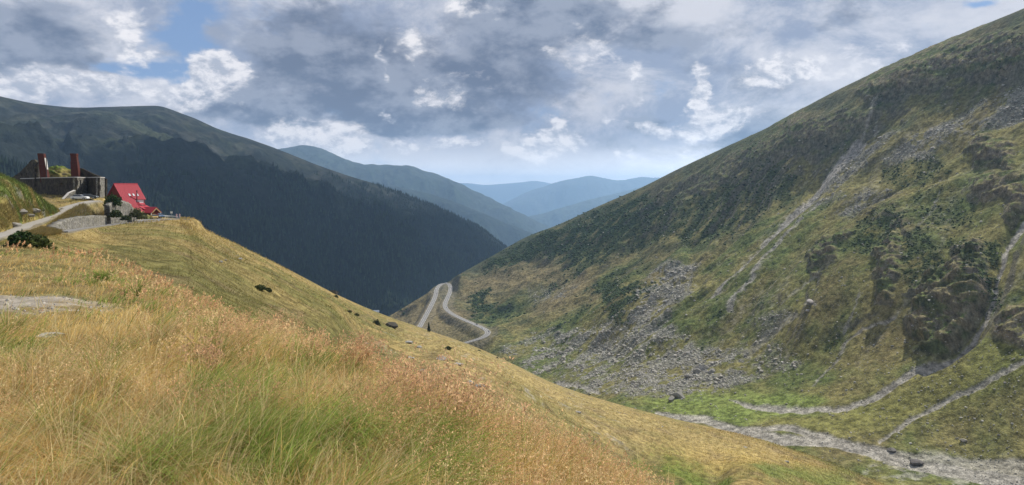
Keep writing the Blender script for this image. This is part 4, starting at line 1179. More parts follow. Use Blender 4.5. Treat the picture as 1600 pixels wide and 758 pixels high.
# ================================================================== CARS
def car_paint(rgb): 
    m, G = new_mat('car_paint'); finish(G, rgb, 0.3, None, 0.6); return m
def make_car(rgb, label, group, loc, rz, scale=1.0):
    t = thing('parked_car', loc, label, 'car', group, rz)
    pm_ = car_paint(rgb)
    prof_ = [(-2.15, .38), (-2.2, .75), (-1.95, .95), (-1.1, 1.02), (1.5, .98), (2.05, .85), (2.15, .5), (2.1, .32)]
    Mx = Matrix.Scale(scale, 4)
    b = MB(); b.prism(prof_, -.86, .86, Mx); b.build('body', pm_, t, .06)
    c = MB(); n = 4
    lo_ = [(-1.75, .97), (1.05, 1.0)]; hi_ = [(-1.15, 1.45), (.25, 1.47)]
    vs = [Mx @ Vector(p) for p in ((-1.8,-.8,.97),(1.1,-.8,.99),(1.1,.8,.99),(-1.8,.8,.97),(-1.25,-.64,1.44),(.3,-.64,1.45),(.3,.64,1.45),(-1.25,.64,1.44))]
    c.add(vs, [(4,5,6,7),(0,1,5,4),(1,2,6,5),(2,3,7,6),(3,0,4,7)]); c.build('windows', M_glass, t)
    c = MB(); c.box(-1.2, .25, -.6, .6, 1.44, 1.49, Mx); c.build('roof', pm_, t)
    for sx in (-1.35, 1.35):
        for sy in (-1, 1):
            w = MB(); w.tube(Mx @ Vector((sx, sy * .68, .33)), Mx @ Vector((sx, sy * .9, .33)), .33 * scale, n=14); wo_ = w.build('wheel', M_rubber, t)
            w = MB(); w.tube(Mx @ Vector((sx, sy * .895, .33)), Mx @ Vector((sx, sy * .915, .33)), .2 * scale, n=10); w.build('rim', M_metal, wo_)
    for sy in (-1, 1):
        w = MB(); w.box(2.06, 2.14, sy * .62 - .16, sy * .62 + .16, .6, .74, Mx); w.build('headlight', M_head, t)
        w = MB(); w.box(-2.22, -2.12, sy * .62 - .14, sy * .62 + .14, .66, .84, Mx); w.build('tail_light', M_tail, t)
    return t
lou = 800 + F_PX * lo[:, 0] / lo[:, 1]
def lo_at(f, off=0, up_=0.05):
    f = int(np.argmin(np.abs(lou - f))) / (len(lo) - 1)
    p = lo[int(f * (len(lo) - 1))]; q = lo[min(int(f * (len(lo) - 1)) + 1, len(lo) - 1)] - lo[max(int(f * (len(lo) - 1)) - 1, 0)]
    n = np.array([-q[1], q[0]]) / np.hypot(q[0], q[1])
    return Vector((p[0] + n[0] * off, p[1] + n[1] * off, p[2] + up_))
c1 = make_car((0.45, 0.30, 0.07), 'ochre yellow car parked in front of the red house porch', 'cars by the red house', Vector(B.at(241, 342.5)[0]) + Vector((0, 0, .06)), R(-50))
c2 = make_car((0.10, 0.16, 0.26), 'grey blue car parked beyond the ochre car, at the right end of the house', 'cars by the red house', Vector(B.at(250, 340.5)[0]) + Vector((0, 0, .06)), R(-45))
p_ = B.at(125, 312.5)[0]
c3 = make_car((0.70, 0.70, 0.70), 'white car parked under the front windows of the ruin', 'cars beside the ruin', Vector((p_[0], p_[1], p_[2] + .02)), R(10))
p_ = B.at(139, 311)[0]
c4 = make_car((0.04, 0.05, 0.055), 'dark green car parked at the corner of the ruin, right of the white car', 'cars beside the ruin', Vector((p_[0], p_[1], p_[2] + .02)), R(15))
# cars on the hairpin road: copies of one small car
def copy_tree(o, parent=None):
    c = o.copy(); COL.objects.link(c); c.parent = parent
    for ch in [x for x in bpy.data.objects if x.parent == o]: copy_tree(ch, c)
    return c
hx = 800 + F_PX * hp[:, 0] / hp[:, 1]; hv = HZ - F_PX * hp[:, 2] / hp[:, 1]
first = {}
for (u, v, rgb, off, lab) in [(683, 452, (.7, .7, .7), 2.0, 'white car at the left corner of the hairpin bend, far down the valley'),
                              (684, 459, (.04, .04, .05), -1.8, 'dark car just below the left corner of the hairpin bend'),
                              (696, 443, (.7, .7, .7), 2.0, 'white car on the outermost top of the hairpin bend'),
                              (703, 449, (.7, .7, .7), 1.8, 'white car at the right side of the hairpin top'),
                              (699, 464, (.30, .32, .35), 1.8, 'silver car on the right leg of the hairpin'),
                              (697, 481, (.30, .32, .35), 1.8, 'silver car where the right leg bends above the long straight'),
                              (743, 507, (.04, .04, .05), 1.8, 'dark car on the long straight before the lower bend'),
                              (756, 513, (.7, .7, .7), -1.8, 'white car entering the lower bend of the road'),
                              (764, 518, (.04, .04, .05), 1.8, 'dark car in the middle of the lower bend')]:
    k = int(np.argmin((hx - u) ** 2 + (hv - v) ** 2)); k = min(max(k, 1), len(hp) - 2)
    q = hp[k + 1] - hp[k - 1]; n = np.array([-q[1], q[0]]) / np.hypot(q[0], q[1]); rz = math.atan2(q[1], q[0])
    loc = Vector((hp[k][0] + n[0] * off, hp[k][1] + n[1] * off, hp[k][2] + .15))
    if rgb not in first: first[rgb] = make_car(rgb, lab, 'cars on the hairpin road', loc, rz); c_ = first[rgb]
    else: c_ = copy_tree(first[rgb]); c_.location = loc; c_.rotation_euler = (0, 0, rz)
    c_['label'] = lab; c_.name = 'car'

# ================================================================== BARRIER AND SIGNS
gr = thing('guardrail', (0, 0, 0), 'grey steel guardrail along the outer edge of the parking place', 'guardrail')
gr.location = (0, 0, 0)
pts = [Vector(B.at(u_, v_)[0]) for u_, v_ in ((255, 340), (262, 340.2), (270, 340.6), (278, 341.6))]
pts = [Vector(p) for p in smooth_line([list(p) for p in pts], 9)]
m = MB()
for a_, b_ in zip(pts[:-1], pts[1:]):
    for z in (.45, .75): m.tube(a_ + Vector((0, 0, z)), b_ + Vector((0, 0, z)), .09, n=6)
    m.tube(a_ + Vector((0, 0, .6)), b_ + Vector((0, 0, .6)), .12, n=4)
m.build('rail', M_metal, gr)
for p in pts[::2]:
    m = MB(); m.box(-.07, .07, -.07, .07, -.5, .85, Matrix.Translation(p)); m.build('post', M_metal, gr)
sg = thing('road_sign', Vector(B.at(266.5, 340)[0]) + Vector((0, .6, 0)), 'square white sign on a thin post behind the guardrail', 'sign')
m = MB(); m.tube((0, 0, -1), (0, 0, 1.75), .04); m.build('post', M_metal, sg)
m = MB(); m.box(-.42, .42, -.05, -.02, 1.55, 2.25); m.build('panel', M_white, sg)
for off, lab in ((.0, 'left one of two red and white striped marker boards at the road end'), (.9, 'right one of two red and white striped marker boards at the road end')):
    t = thing('marker_board', Vector(B.at(277, 342.5)[0]) + Vector((off - .2, off * .2, 0)), lab, 'sign', 'striped marker boards')
    m = MB(); m.tube((0, 0, -.5), (0, 0, 1.0), .04); m.build('post', M_metal, t)
    m = MB(); m.box(-.22, .22, -.04, 0, .55, 1.75); bd = m.build('board', M_white, t)
    m = MB()
    for z in (.6, 1.0, 1.4): m.add([(-.22, -.045, z), (.22, -.045, z + .18), (.22, -.045, z + .34), (-.22, -.045, z + .16)], [(0, 1, 2, 3)])
    m.build('stripes', M_signred, bd)
# kilometre post on the brow
# ================================================================== PLANTS: bushes, firs
def leaf_blob(n, rx, ry, rz_, size, rgb, seed, hang=0):
    g_ = np.random.default_rng(seed)
    d = g_.normal(size=(n, 3)); d /= np.linalg.norm(d, axis=1)[:, None]
    d[:, 2] = np.abs(d[:, 2]) * 1.0 - .15
    rr_ = (g_.random(n) ** .35)[:, None] * (1 + .35 * fbm(d[:, 0] * 2 + seed, d[:, 1] * 2 + d[:, 2] * 2, 3, seed))[:, None]
    c = d * rr_ * np.array([rx, ry, rz_])
    a = g_.normal(size=(n, 3)); a /= np.linalg.norm(a, axis=1)[:, None]
    b = np.cross(a, g_.normal(size=(n, 3))); b /= np.linalg.norm(b, axis=1)[:, None]
    s = size * (.6 + .8 * g_.random((n, 1)))
    V = np.stack([c - a * s, c + b * s * .6, c + a * s, c - b * s * .6], 1)
    col = np.array(rgb) * (.55 + .9 * g_.random((n, 1)))
    return V.reshape(-1, 3), np.arange(n * 4).reshape(n, 4), np.repeat(col, 4, 0)
def bush(u, v, w, h, rgb, label, group=None, patch=None, seed=0, d=None):
    p = Vector(W(u, v, d)) if d else Vector(patch.at(u, v)[0])
    t = thing('bush', p, label, 'bush', group)
    Vb, Fb, cb = leaf_blob(900, w / 2, w / 2, h, .05 * w + .05, rgb, seed)
    link('foliage', np_mesh('foliage', Vb, Fb, cb, False, M_leaf), t)
    m = MB(); 
    for k in range(5):
        a = k * 1.3; m.tube((0, 0, -.3), (math.cos(a) * w * .25, math.sin(a) * w * .25, h * .6), .05 * w * .4, .02, 6)
    m.build('stems', M_wood, t)
    return t
DG = (0.035, 0.065, 0.02)
bush(176, 319, 4.2, 3.2, DG, 'dark green bush on top of the tall stone bastion', 'bushes by the walls', seed=1, d=167)
bush(181, 338, 3.0, 2.0, (.05, .07, .03), 'rounded green bush at the foot of the stone bastion', 'bushes by the walls', seed=2, d=158)
bush(196, 343, 2.4, 1.4, (.06, .08, .035), 'small bush right of the bastion foot', 'bushes by the walls', seed=3, d=168)
bush(214, 338, 4.4, 2.6, (.10, .11, .05), 'straggly pale green bush below the lean-to roof', 'bushes by the walls', seed=4, d=180)
bush(222, 341, 3.0, 1.6, (.08, .10, .045), 'low bush between the bank and the porch', 'bushes by the walls', seed=5, d=184)
bush(34, 385, 2.4, 1.5, DG, 'dark green bush at the end of the small left wall', 'bushes by the walls', B, 6)
bush(52, 386, 2.6, 1.2, (.08, .10, .03), 'dry green bush right of the small left wall', 'bushes by the walls', B, 7)
for k, (u, v, w, h, lab) in enumerate([(588, 508, 6.0, 4.0, 'dark bush on the grassy spur, left of the black rock'), (405, 452, 3.0, 1.2, 'low dark bush high on the grassy slope'),
                       (418, 455, 2.2, .9, 'small dark bush just right of the higher one'), (525, 465, 3.6, 2.2, 'bush on the skyline step of the spur'),
                       (700, 545, 4.0, 1.6, 'flat bush beside the spur crest near the road end'), (748, 549, 5.0, 1.6, 'dark low bush on the crest above the stream'), (776, 560, 4.5, 1.6, 'second low bush further down the crest'),
                       (556, 493, 4, 1.6, 'green bush on the slope under the skyline step'), (545, 488, 3.4, 1.3, 'small green bush left of the one under the skyline step')]):
    bush(u, v, w * .72, h * .72, (.07, .085, .03) if k else (.04, .055, .022), lab, 'bushes on the grassy spur', B, 20 + k)


def fir_mesh(seed, H):
    g_ = random.Random(seed); tr = MB(); tr.tube((0, 0, -.5), (0, 0, H * .9), H * .022, H * .004, 6)
    V = []; Fc = []; C_ = []
    n = 700
    gg = np.random.default_rng(seed)
    f = gg.random(n) ** .8; z = H * (.08 + .92 * f); r = H * .20 * (1 - f) ** .85 * (.7 + .5 * gg.random(n)) + .05
    a = gg.random(n) * 6.283
    L_ = r[:, None]; dx = np.stack([np.cos(a), np.sin(a)], -1); px_ = np.stack([-dx[:, 1], dx[:, 0]], -1)
    w = (H * .035 * (.5 + gg.random(n)))[:, None]
    p0 = np.concatenate([dx * L_ * .15, z[:, None]], 1); p2 = np.concatenate([dx * L_, (z - r * .35)[:, None]], 1)
    pm = np.concatenate([dx * L_ * .65, (z - r * .12)[:, None]], 1)
    p1 = pm + np.concatenate([px_ * w, np.zeros((n, 1))], 1); p3 = pm - np.concatenate([px_ * w, np.zeros((n, 1))], 1)
    V = np.stack([p0, p1, p2, p3], 1).reshape(-1, 3); col = np.repeat(np.array([.022, .042, .018]) * (.6 + .8 * gg.random((n, 1))), 4, 0)
    return tr, V, np.arange(n * 4).reshape(n, 4), col
def fir(p, H, label, group=None, seed=0):
    t = thing('fir_tree', p, label, 'tree', group)
    tr, V, Fc, cc = fir_mesh(seed, H); tr.build('trunk', M_wood, t); link('crown', np_mesh('crown', V, Fc, cc, False, M_leaf), t)
    return t
fir(Vector(B.at(670, 519)[0]), 8.5, 'lone dark fir on the crest of the spur, in front of the hairpin road', seed=1)
fir(Vector(A.at(686, 470)[0]), 6, 'small dark fir between the two legs of the hairpin', seed=2)
f0 = None
for k in range(14):
    u = 596 + k * 2.6 + random.uniform(-1, 1); p = Vector(L.at(u, 489)[0])
    if f0 is None: f0 = fir(p, 30, 'x', 'firs on the valley floor', 3); o = f0
    else: o = copy_tree(f0); o.location = p; s_ = random.uniform(.7, 1.15); o.scale = (s_, s_, s_)
    o['label'] = 'tall dark fir in the row on the valley floor, right of the pale roofed building'
ch = thing('lodge', Vector(L.at(585, 489.5)[0]), 'long low building with a pale roof far down in the valley', 'building', rz=R(6))
m = MB(); m.box(-14, 14, -5, 5, -6, 5); m.build('wall', M_conc, ch)
m = MB(); m.prism([(-5.6, 4.9), (5.6, 4.9), (0, 9.5)], -15, 15, Matrix.Rotation(R(90), 4, 'Z')); m.build('roof', M_white, ch)

# ================================================================== ROCKS
def rock_mesh(seed, sub=2, flat=.65, rgb=(0.27, 0.265, 0.25), lumps=.5):
    Vv, Ff = (IC2 if sub == 2 else IC3 if sub == 3 else IC1)
    g_ = np.random.default_rng(seed)
    V = Vv.copy()
    for k in range(9 if sub > 1 else 5):       # cut facets
        d = g_.normal(size=3); d /= np.linalg.norm(d); h = .45 + .4 * g_.random()
        s = V @ d; V = V - np.where(s > h, s - h, 0)[:, None] * d
    V *= (1 + lumps * .25 * fbm(Vv[:, 0] * 2 + seed, Vv[:, 1] * 2 + Vv[:, 2], 3, seed))[:, None]
    V *= np.array([1, .6 + .4 * g_.random(), flat * (.7 + .5 * g_.random())])
    col = np.array(rgb) * (1 + .22 * fbm(Vv[:, 0] * 3, Vv[:, 2] * 3 + Vv[:, 1], 3, seed + 7))[:, None]
    return V, Ff, col
def rock_obj(p, r, label, name='boulder', group=None, rgb=(0.27, .265, .25), seed=0, scl=(1, 1, 1), rz=0, sub=3, sink=.25):
    V, Ff, col = rock_mesh(seed, sub, .7, rgb)
    o = link(name, np_mesh(name, V * r * np.array(scl), Ff, col, False, M_rock))
    o.location = Vector(p) + Vector((0, 0, r * scl[2] * .2)); o.rotation_euler = (0, 0, rz)
    return tag(o, label, 'boulder' if name == 'boulder' else 'rock', group)
GB = 'boulders of the valley floor'
rock_obj(A.at(1430, 726)[0], 4.2, 'big dark boulder in the gravel river bed at the lower right', group=GB, rgb=(.13, .12, .115), seed=5, scl=(1.1, .9, .75), rz=.4)
rock_obj(A.at(1393, 704)[0], 2.2, 'dark boulder left of the biggest one, at the edge of the river bed', group=GB, rgb=(.16, .15, .14), seed=6)
rock_obj(A.at(1505, 690)[0], 2.0, 'boulder with a pale top in the grass above the river bed', group=GB, rgb=(.34, .31, .25), seed=7)
rock_obj(A.at(1266, 473)[0], 6, 'large pale flat slab lying alone on the mountainside', group='slabs on the mountainside', rgb=(.36, .33, .31), seed=8, scl=(.5, 1.5, .5), rz=-.5)
rock_obj(A.at(1262, 487)[0], 2, 'small pale rock just below the large slab', group='slabs on the mountainside', rgb=(.36, .34, .31), seed=9)
for k, (u, v, r) in enumerate([(1062, 622, 5), (1050, 626, 3.4), (1098, 578, 5.5), (1088, 583, 4.5), (1112, 582, 4), (1076, 590, 4)]):
    rock_obj(A.at(u, v)[0], r, ['broad boulder at the toe of the scree beside the green meadow', 'smaller boulder touching the broad one at the scree toe', 'largest grey block in the boulder field', 'dark jagged block left of the largest one', 'grey block right of the largest one', 'low block under the dark jagged one'][k], group='blocks in the boulder field', rgb=(.25, .24, .22), seed=40 + k)
rock_obj(Vector(B.at(613, 512)[0]) + Vector((0, 0, .5)), 4.6, 'black overhanging rock with a grassy top on the spur', 'rock_outcrop', rgb=(.06, .055, .045), seed=14, scl=(.8, .8, .8), rz=.3)
rock_obj(Vector(B.at(520, 458)[0]), 3.0, 'dark rocky step on the skyline of the spur', 'rock_outcrop', rgb=(.10, .09, .075), seed=15, scl=(1.3, 1, .8), rz=.3)
for k, (u, v, r, rgb) in enumerate([(835, 699, 1.3, (.34, .33, .31)), (848, 706, .9, (.32, .31, .29)), (824, 694, .8, (.36, .35, .33)), (886, 716, .7, (.14, .09, .06)), (970, 754, 1.2, (.34, .33, .31)), (950, 742, .5, (.15, .14, .13))]):
    rock_obj(B.at(u, v)[0], r, ['pale rock slab below the foreground grass, the biggest of its cluster', 'pale rock right of the biggest slab', 'pale rock left of the biggest slab', 'small brown rock past the pale rock cluster', 'pale rock cut by the lower edge of the photo', 'small dark stone just above the bottom edge rock'][k], 'rock', 'rocks below the foreground meadow', rgb, 60 + k, (1.2, .8, .5))
kk_ = [(375, 405, .9), (368, 400, .7), (345, 410, .7), (352, 407, .5), (640, 536, 2.2), (655, 543, 1.8), (690, 562, 2.2), (715, 570, 1.6), (735, 600, 1.6), (745, 606, 1.8), (755, 604, 1.3), (560, 530, .8), (572, 537, 1.0), (640, 560, 1.4), (800, 592, 1.6), (810, 597, 1.6), (905, 645, 1.2), (660, 580, 1.2), (975, 648, 1.0), (880, 610, .9), (1035, 668, 1.0), (1230, 722, 1.2), (1165, 700, 1.2)]
for k, (u, v, r) in enumerate(kk_):
    rock_obj(B.at(u, v)[0], r, 'grey stone half sunk in the dry grass of the spur', 'rock', 'stones on the grassy spur', (.27, .26, .24), 80 + k % 6, (1.2, .9, .55), rz=k, sub=2)
for k, (x_, y_, r) in enumerate([(-6.1, 8.1, .16), (-2.2, 4.6, .14)]):
    rock_obj((x_, y_, float(ground_F(np.array(x_), np.array(y_))) + .08), r, ['pale flat stone lying in the trampled meadow at the left', 'grey stone hidden in the grass near the middle of the meadow'][k], 'rock', 'stones in the foreground meadow', (.45, .42, .38), 70 + k, (1.6, .9, .4))
for k, (u, v, r) in enumerate([(52, 330, 1.0), (44, 338, .9), (60, 352, .8), (20, 352, 1.1), (68, 350, .9), (33, 333, 1.3)]):
    rock_obj(Dk.at(u, v)[0], r, 'grey rock poking out of the grassy knoll above the track', 'rock', 'rocks on the knoll', (.25, .235, .21), 75 + k, (1.3, .9, .6))

# scree: rocks scattered by the density of the boulder fields
Wt = A_scree * (A.U > 700) * 1.0 + A_grav * 0.35 + .035 * (A.T > 1.3) * (A.U > 850) + .06 * sstep(A.U, 1250, 1450) * sstep(A.V, 470, 620) * (A.T < 5)
Wt = Wt * (A.U < 1610) * (A.V < 775) * (wroad < .05)
idx = A.pick(Wt, 42000); pos = A.pts(idx)
dep = pos[:, 1]; scl_ = np.exp(rng.normal(size=len(idx)) * .7) * .30
isg = A_grav.ravel()[idx] > .4; scl_[isg] *= .6
iss = A_scree.ravel()[idx] > .2; scl_[iss] *= 1.35
scl_ = np.minimum(scl_, np.where(iss, 2.7, 1.6)) * np.clip(dep / 600, .55, 1.3)
okp = (pos[:, 2] / dep < 300 / 953)
idx, pos, dep, scl_ = idx[okp], pos[okp], dep[okp], scl_[okp]
order = np.argsort(-scl_ / dep)
big = order[:280]; rest = order[280:]
prot = [np_mesh('boulder', *(lambda t: (t[0], t[1], t[2]))(rock_mesh(300 + k, 2, .75, (0.30, .285, .25) if k % 3 else (.38, .36, .32))), False, M_rock) for k in range(8)]
for j, k in enumerate(big):
    o = bpy.data.objects.new('boulder', prot[j % 8]); COL.objects.link(o)
    s_ = float(scl_[k]); o.location = (float(pos[k, 0]), float(pos[k, 1]), float(pos[k, 2]) + s_ * .15); o.scale = (s_ * 1.1, s_, s_ * .8)
    o.rotation_euler = (random.uniform(-.3, .3), random.uniform(-.3, .3), random.uniform(0, 6.28))
    u_ = 800 + F_PX * pos[k, 0] / pos[k, 1]; v_ = HZ - F_PX * pos[k, 2] / pos[k, 1]
    if v_ > 500 and u_ < 1200: lab, gp_ = 'grey boulder in the wide scree field at the foot of the mountain', 'boulders in the lower scree field'
    elif v_ > 395 and u_ < 1120: lab, gp_ = 'grey boulder in the narrow scree tongue above the wide boulder field', 'boulders in the scree tongue'
    elif v_ < 395 and u_ > 1150: lab, gp_ = 'grey boulder high on the upper mountainside', 'boulders on the upper mountainside'
    elif v_ > 640: lab, gp_ = 'grey boulder on the valley floor near the gravel stream bed', 'boulders near the stream bed'
    else: lab, gp_ = 'grey boulder lying loose on the grassy mountainside', 'boulders on the grassy mountainside'
    tag(o, lab, 'boulder', gp_)
def scatter_mesh(V0, F0, col0, pos, sc, seed, tint=.25, tilt=.35):
    g_ = np.random.default_rng(seed); n = len(pos)
    a = g_.random(n) * 6.283; ca, sa = np.cos(a), np.sin(a)
    b = (g_.random(n) - .5) * 2 * tilt; cb, sb = np.cos(b), np.sin(b)
    x = V0[None, :, 0] * sc[:, None]; y = V0[None, :, 1] * sc[:, None]; z = V0[None, :, 2] * sc[:, None]
    y, z = y * cb[:, None] - z * sb[:, None], y * sb[:, None] + z * cb[:, None]
    X_ = x * ca[:, None] - y * sa[:, None]; Y_ = x * sa[:, None] + y * ca[:, None]
    V = np.stack([X_, Y_, z], -1) + pos[:, None, :]
    Fm = F0[None] + (np.arange(n) * len(V0))[:, None, None]
    col = col0[None] * (1 + tint * g_.normal(size=(n, 1, 1)))
    return V.reshape(-1, 3), Fm.reshape(-1, F0.shape[1]), np.clip(col, .01, .9).reshape(-1, 3)
parts_ = []; off = 0; Vs = []; Fs = []; Cs = []
for k in range(4):
    sel = rest[k::4]; V0, F0, c0_ = rock_mesh(500 + k, 1, .75, (0.36, .345, .305)); sub = scatter_mesh(V0, F0, c0_, pos[sel] + np.array([0, 0, .1]), scl_[sel], 600 + k)
    Vs.append(sub[0]); Fs.append(sub[1] + off); Cs.append(sub[2]); off += len(sub[0])
tag(link('scree', np_mesh('scree', np.concatenate(Vs), np.concatenate(Fs), np.concatenate(Cs), False, M_rock)), 'loose grey stones covering the scree fields and gullies', 'scree', kind='stuff')

# dwarf shrubs (juniper and alder mats) on the mountainside
idx = A.pick(A_shrub * (A.T > 1.02) * (A.T < 4.3) * (wroad < .05), 9000); pos = A.pts(idx)
sc = (0.7 + 1.5 * rng.random(len(idx)) ** 2) * np.clip(pos[:, 1] / 900, .5, 1.3)
V0, F0 = IC1; V0 = V0 * (1 + .3 * np.random.default_rng(3).normal(size=(len(V0), 1))) * np.array([1.3, 1, .62]); c0_ = np.broadcast_to(np.array([.052, .082, .032]), V0.shape)
Vm, Fm, Cm = scatter_mesh(V0, F0, c0_, pos, sc, 701, .3, .2)
tag(link('dwarf_shrubs', np_mesh('dwarf_shrubs', Vm, Fm, Cm, False, M_leaf)), 'dark green mats of dwarf shrubs on the mountainside', 'shrubs', kind='stuff')

# forest on the dark mountain
idx = L.pick(forest * (L.T > 1.05) * (L.T < 4.2) * (L.U > -60) * (L.U < 830), 17000); pos = L.pts(idx)
sc = 9 + 9 * rng.random(len(idx))
n6 = 6; a6 = np.arange(n6) * 2 * math.pi / n6
V0 = np.concatenate([np.stack([np.cos(a6) * .24, np.sin(a6) * .24, np.full(n6, 0.0)], -1), [[0, 0, 1.15]]]); F0 = np.array([[i_, (i_ + 1) % n6, n6] for i_ in range(n6)])
Vm, Fm, Cm = scatter_mesh(V0, F0, np.broadcast_to(np.array([.020, .034, .018]), V0.shape), pos, sc, 703, .3, .04)
tag(link('conifer_forest', np_mesh('conifer_forest', Vm, Fm, Cm, False, M_leaf)), 'dark conifer forest on the mountain across the valley', 'forest', kind='stuff')

# ================================================================== GRASS
def blades(root, h, w, lean, ldir, c0, c1, seg=3, curve=1.0):
    """curved tapering blades as one vertex soup; returns V, F, col"""
    n = len(root); a = rng.random(n) * 6.283
    sx = np.stack([np.cos(a), np.sin(a), np.zeros(n)], -1)
    ld = np.stack([np.cos(ldir), np.sin(ldir), np.zeros(n)], -1)
    Vl = []; Cl = []
    for k in range(seg + 1):
        f = k / seg
        off = ld * (lean * h * f ** (1 + curve * .8))[:, None]
        z = h * f * np.sqrt(np.clip(1 - (lean * f) ** 2 * .45, .1, 1))
        p = root + off; p[:, 2] += z
        ww = w * (1 - f * .88)
        Vl.append(p - sx * ww[:, None] * .5); Vl.append(p + sx * ww[:, None] * .5)
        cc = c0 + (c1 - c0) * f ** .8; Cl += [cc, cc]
    V = np.stack(Vl, 1); C_ = np.stack(Cl, 1); m = 2 * (seg + 1)
    base = (np.arange(n) * m)[:, None]
    Fq = np.concatenate([base + np.array([[2*k, 2*k+1, 2*k+3, 2*k+2]]) for k in range(seg)], 0)
    return V.reshape(-1, 3), Fq, C_.reshape(-1, 3)

def meadow_pts(n, umin, umax, d0, d1, smax, power=1.0):
    u = umin + (umax - umin) * rng.random(n); q = 1 / d1 + (1 / d0 - 1 / d1) * rng.random(n) ** power; y = 1 / q
    x = (u - 800) / F_PX * y; s = edge_s(x, y); k = s < smax
    x, y = x[k], y[k]; return x, y, ground_F(x, y), s[k]
GOLD = np.array([.88, .62, .23]); STRAW = np.array([.95, .78, .42]); GRN = np.array([.34, .44, .10]); DGRN = np.array([.17, .23, .06]); PINK = np.array([.72, .47, .26]); RUST = np.array([.58, .36, .16])
x, y, z, s = meadow_pts(200000, -160, 1080, 2.3, 34, 2.4)
dm_ = dirt_mask(x, y); keep = rng.random(len(x)) > dm_ * .97
x, y, z, s = x[keep], y[keep], z[keep], s[keep]
uu = 800 + F_PX * x / y; vv = HZ - F_PX * z / y
n1 = fbm(x / 1.5, y / 1.5, 4, 301); n2 = fbm(x / .45, y / .45, 3, 302); n3 = fbm(x / 4 + 8, y / 4, 3, 303)
greenz = np.zeros(len(x))
for (cu, cv, ru, rv, w) in [(370, 745, 120, 60, 1.0), (150, 650, 60, 40, .55), (660, 770, 90, 40, .9), (320, 640, 80, 35, .6), (460, 590, 60, 50, .55), (205, 470, 60, 14, .9), (140, 440, 90, 8, .8), (30, 560, 60, 30, .5), (80, 700, 60, 40, .5), (520, 720, 80, 60, .6), (250, 760, 120, 40, .6), (300, 500, 70, 20, .4)]:
    greenz = np.maximum(greenz, w * np.exp(-((uu - cu) / ru) ** 2 - ((vv - cv) / rv) ** 2))
gm = sstep(greenz * 1.1 + n1 * .9 + n2 * .6 - .1, .1, .75)
pk = sstep(n3 * .9 + n1 * .5 + .35 * sstep(s, -2.5, .5) - .05, .0, .7)
pick_ = rng.random(len(x))
c1 = np.where((pick_ < .45)[:, None], STRAW, GOLD) * (.65 + .55 * rng.random((len(x), 1)))
c1 = c1 + (RUST - c1) * (pk * .4 * (rng.random(len(x)) < .35))[:, None]
isg = rng.random(len(x)) < gm * .82
c1[isg] = (GRN * (.6 + .9 * rng.random((len(x), 1))))[isg]
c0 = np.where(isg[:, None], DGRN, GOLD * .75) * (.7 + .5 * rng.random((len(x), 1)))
h = (.15 + .24 * rng.random(len(x))) * (1 + .5 * n1 + .5 * n2) * np.where(isg, 1.12, 1.0)
h *= 1 - .45 * sstep(-x / np.maximum(y, 1) * 1.0, .45, .8) * sstep(y, 6, 12)      # trampled at the far left
h *= 1 - .35 * sstep(s, 0, 2.4)
h *= .55 + .45 * (1 - sstep(dm_[keep], .02, .4))
h = np.clip(h, .06, .6)
w = np.maximum(.0075, .0012 * y) * (.5 + 1.1 * rng.random(len(x)) ** 1.5) * np.where(isg, 1.35, 1.0)
n5 = fbm(x / .8 + 3, y / .8, 3, 307)
lean = np.clip(.85 + .5 * n1 + .25 * rng.normal(size=len(x)), .05, 1.4)
ldir = .1 + 1.3 * n3 + 2.2 * n5 + .55 * rng.normal(size=len(x))
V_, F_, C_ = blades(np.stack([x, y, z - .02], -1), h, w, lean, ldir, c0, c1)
segs_ = 3
xt, yt, zt2, st_ = meadow_pts(150, -100, 1000, 2.6, 13, .6)
kt = rng.random(len(xt)) > dirt_mask(xt, yt) * 2; xt, yt = xt[kt], yt[kt]
tz = [(350, 3.6, 1), (300, 4.2, 1), (420, 4.6, 1), (560, 5.2, .6), (620, 4.2, 1), (480, 6.5, .6), (200, 4.4, .3), (150, 6.0, .7), (80, 4.2, .4), (330, 6.3, .8), (250, 3.3, .9), (700, 4.4, .3), (400, 3.2, 1), (215, 15, .9), (160, 17, .9), (340, 10, .8)]
xt = np.concatenate([xt, [(u - 800) / F_PX * d for u, d, g_ in tz]]); yt = np.concatenate([yt, [d for u, d, g_ in tz]])
gt = np.concatenate([rng.random(len(xt) - len(tz)) ** 2 * .7, [g_ for _, _, g_ in tz]])
nt_ = 190; xr = np.repeat(xt, nt_); yr = np.repeat(yt, nt_); gr2 = np.repeat(gt, nt_); ar = rng.random(len(xr)) * 6.283; rr4 = rng.random(len(xr)) ** .6 * .11
xr2 = xr + np.cos(ar) * rr4; yr2 = yr + np.sin(ar) * rr4; m_ = len(xr)
ug = rng.random(m_) < gr2
ct = np.where(ug[:, None], GRN * .95, np.where((rng.random(m_) < .6)[:, None], STRAW, RUST * 1.05)) * (.6 + .6 * rng.random((m_, 1)))
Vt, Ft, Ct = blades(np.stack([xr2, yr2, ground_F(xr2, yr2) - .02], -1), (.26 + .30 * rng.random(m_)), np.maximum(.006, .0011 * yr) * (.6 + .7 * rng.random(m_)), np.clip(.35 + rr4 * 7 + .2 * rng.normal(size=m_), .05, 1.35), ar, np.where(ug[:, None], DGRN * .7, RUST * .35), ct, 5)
F_ = np.concatenate([F_, Ft + len(V_)]); V_ = np.concatenate([V_, Vt]); C_ = np.concatenate([C_, Ct])
xb, yb, zb, sb = meadow_pts(5500, -160, 1080, 2.3, 14, 1.6)
kb = rng.random(len(xb)) > dirt_mask(xb, yb); xb, yb, zb = xb[kb], yb[kb], zb[kb]
nb = len(xb); tb = rng.random((nb, 1))
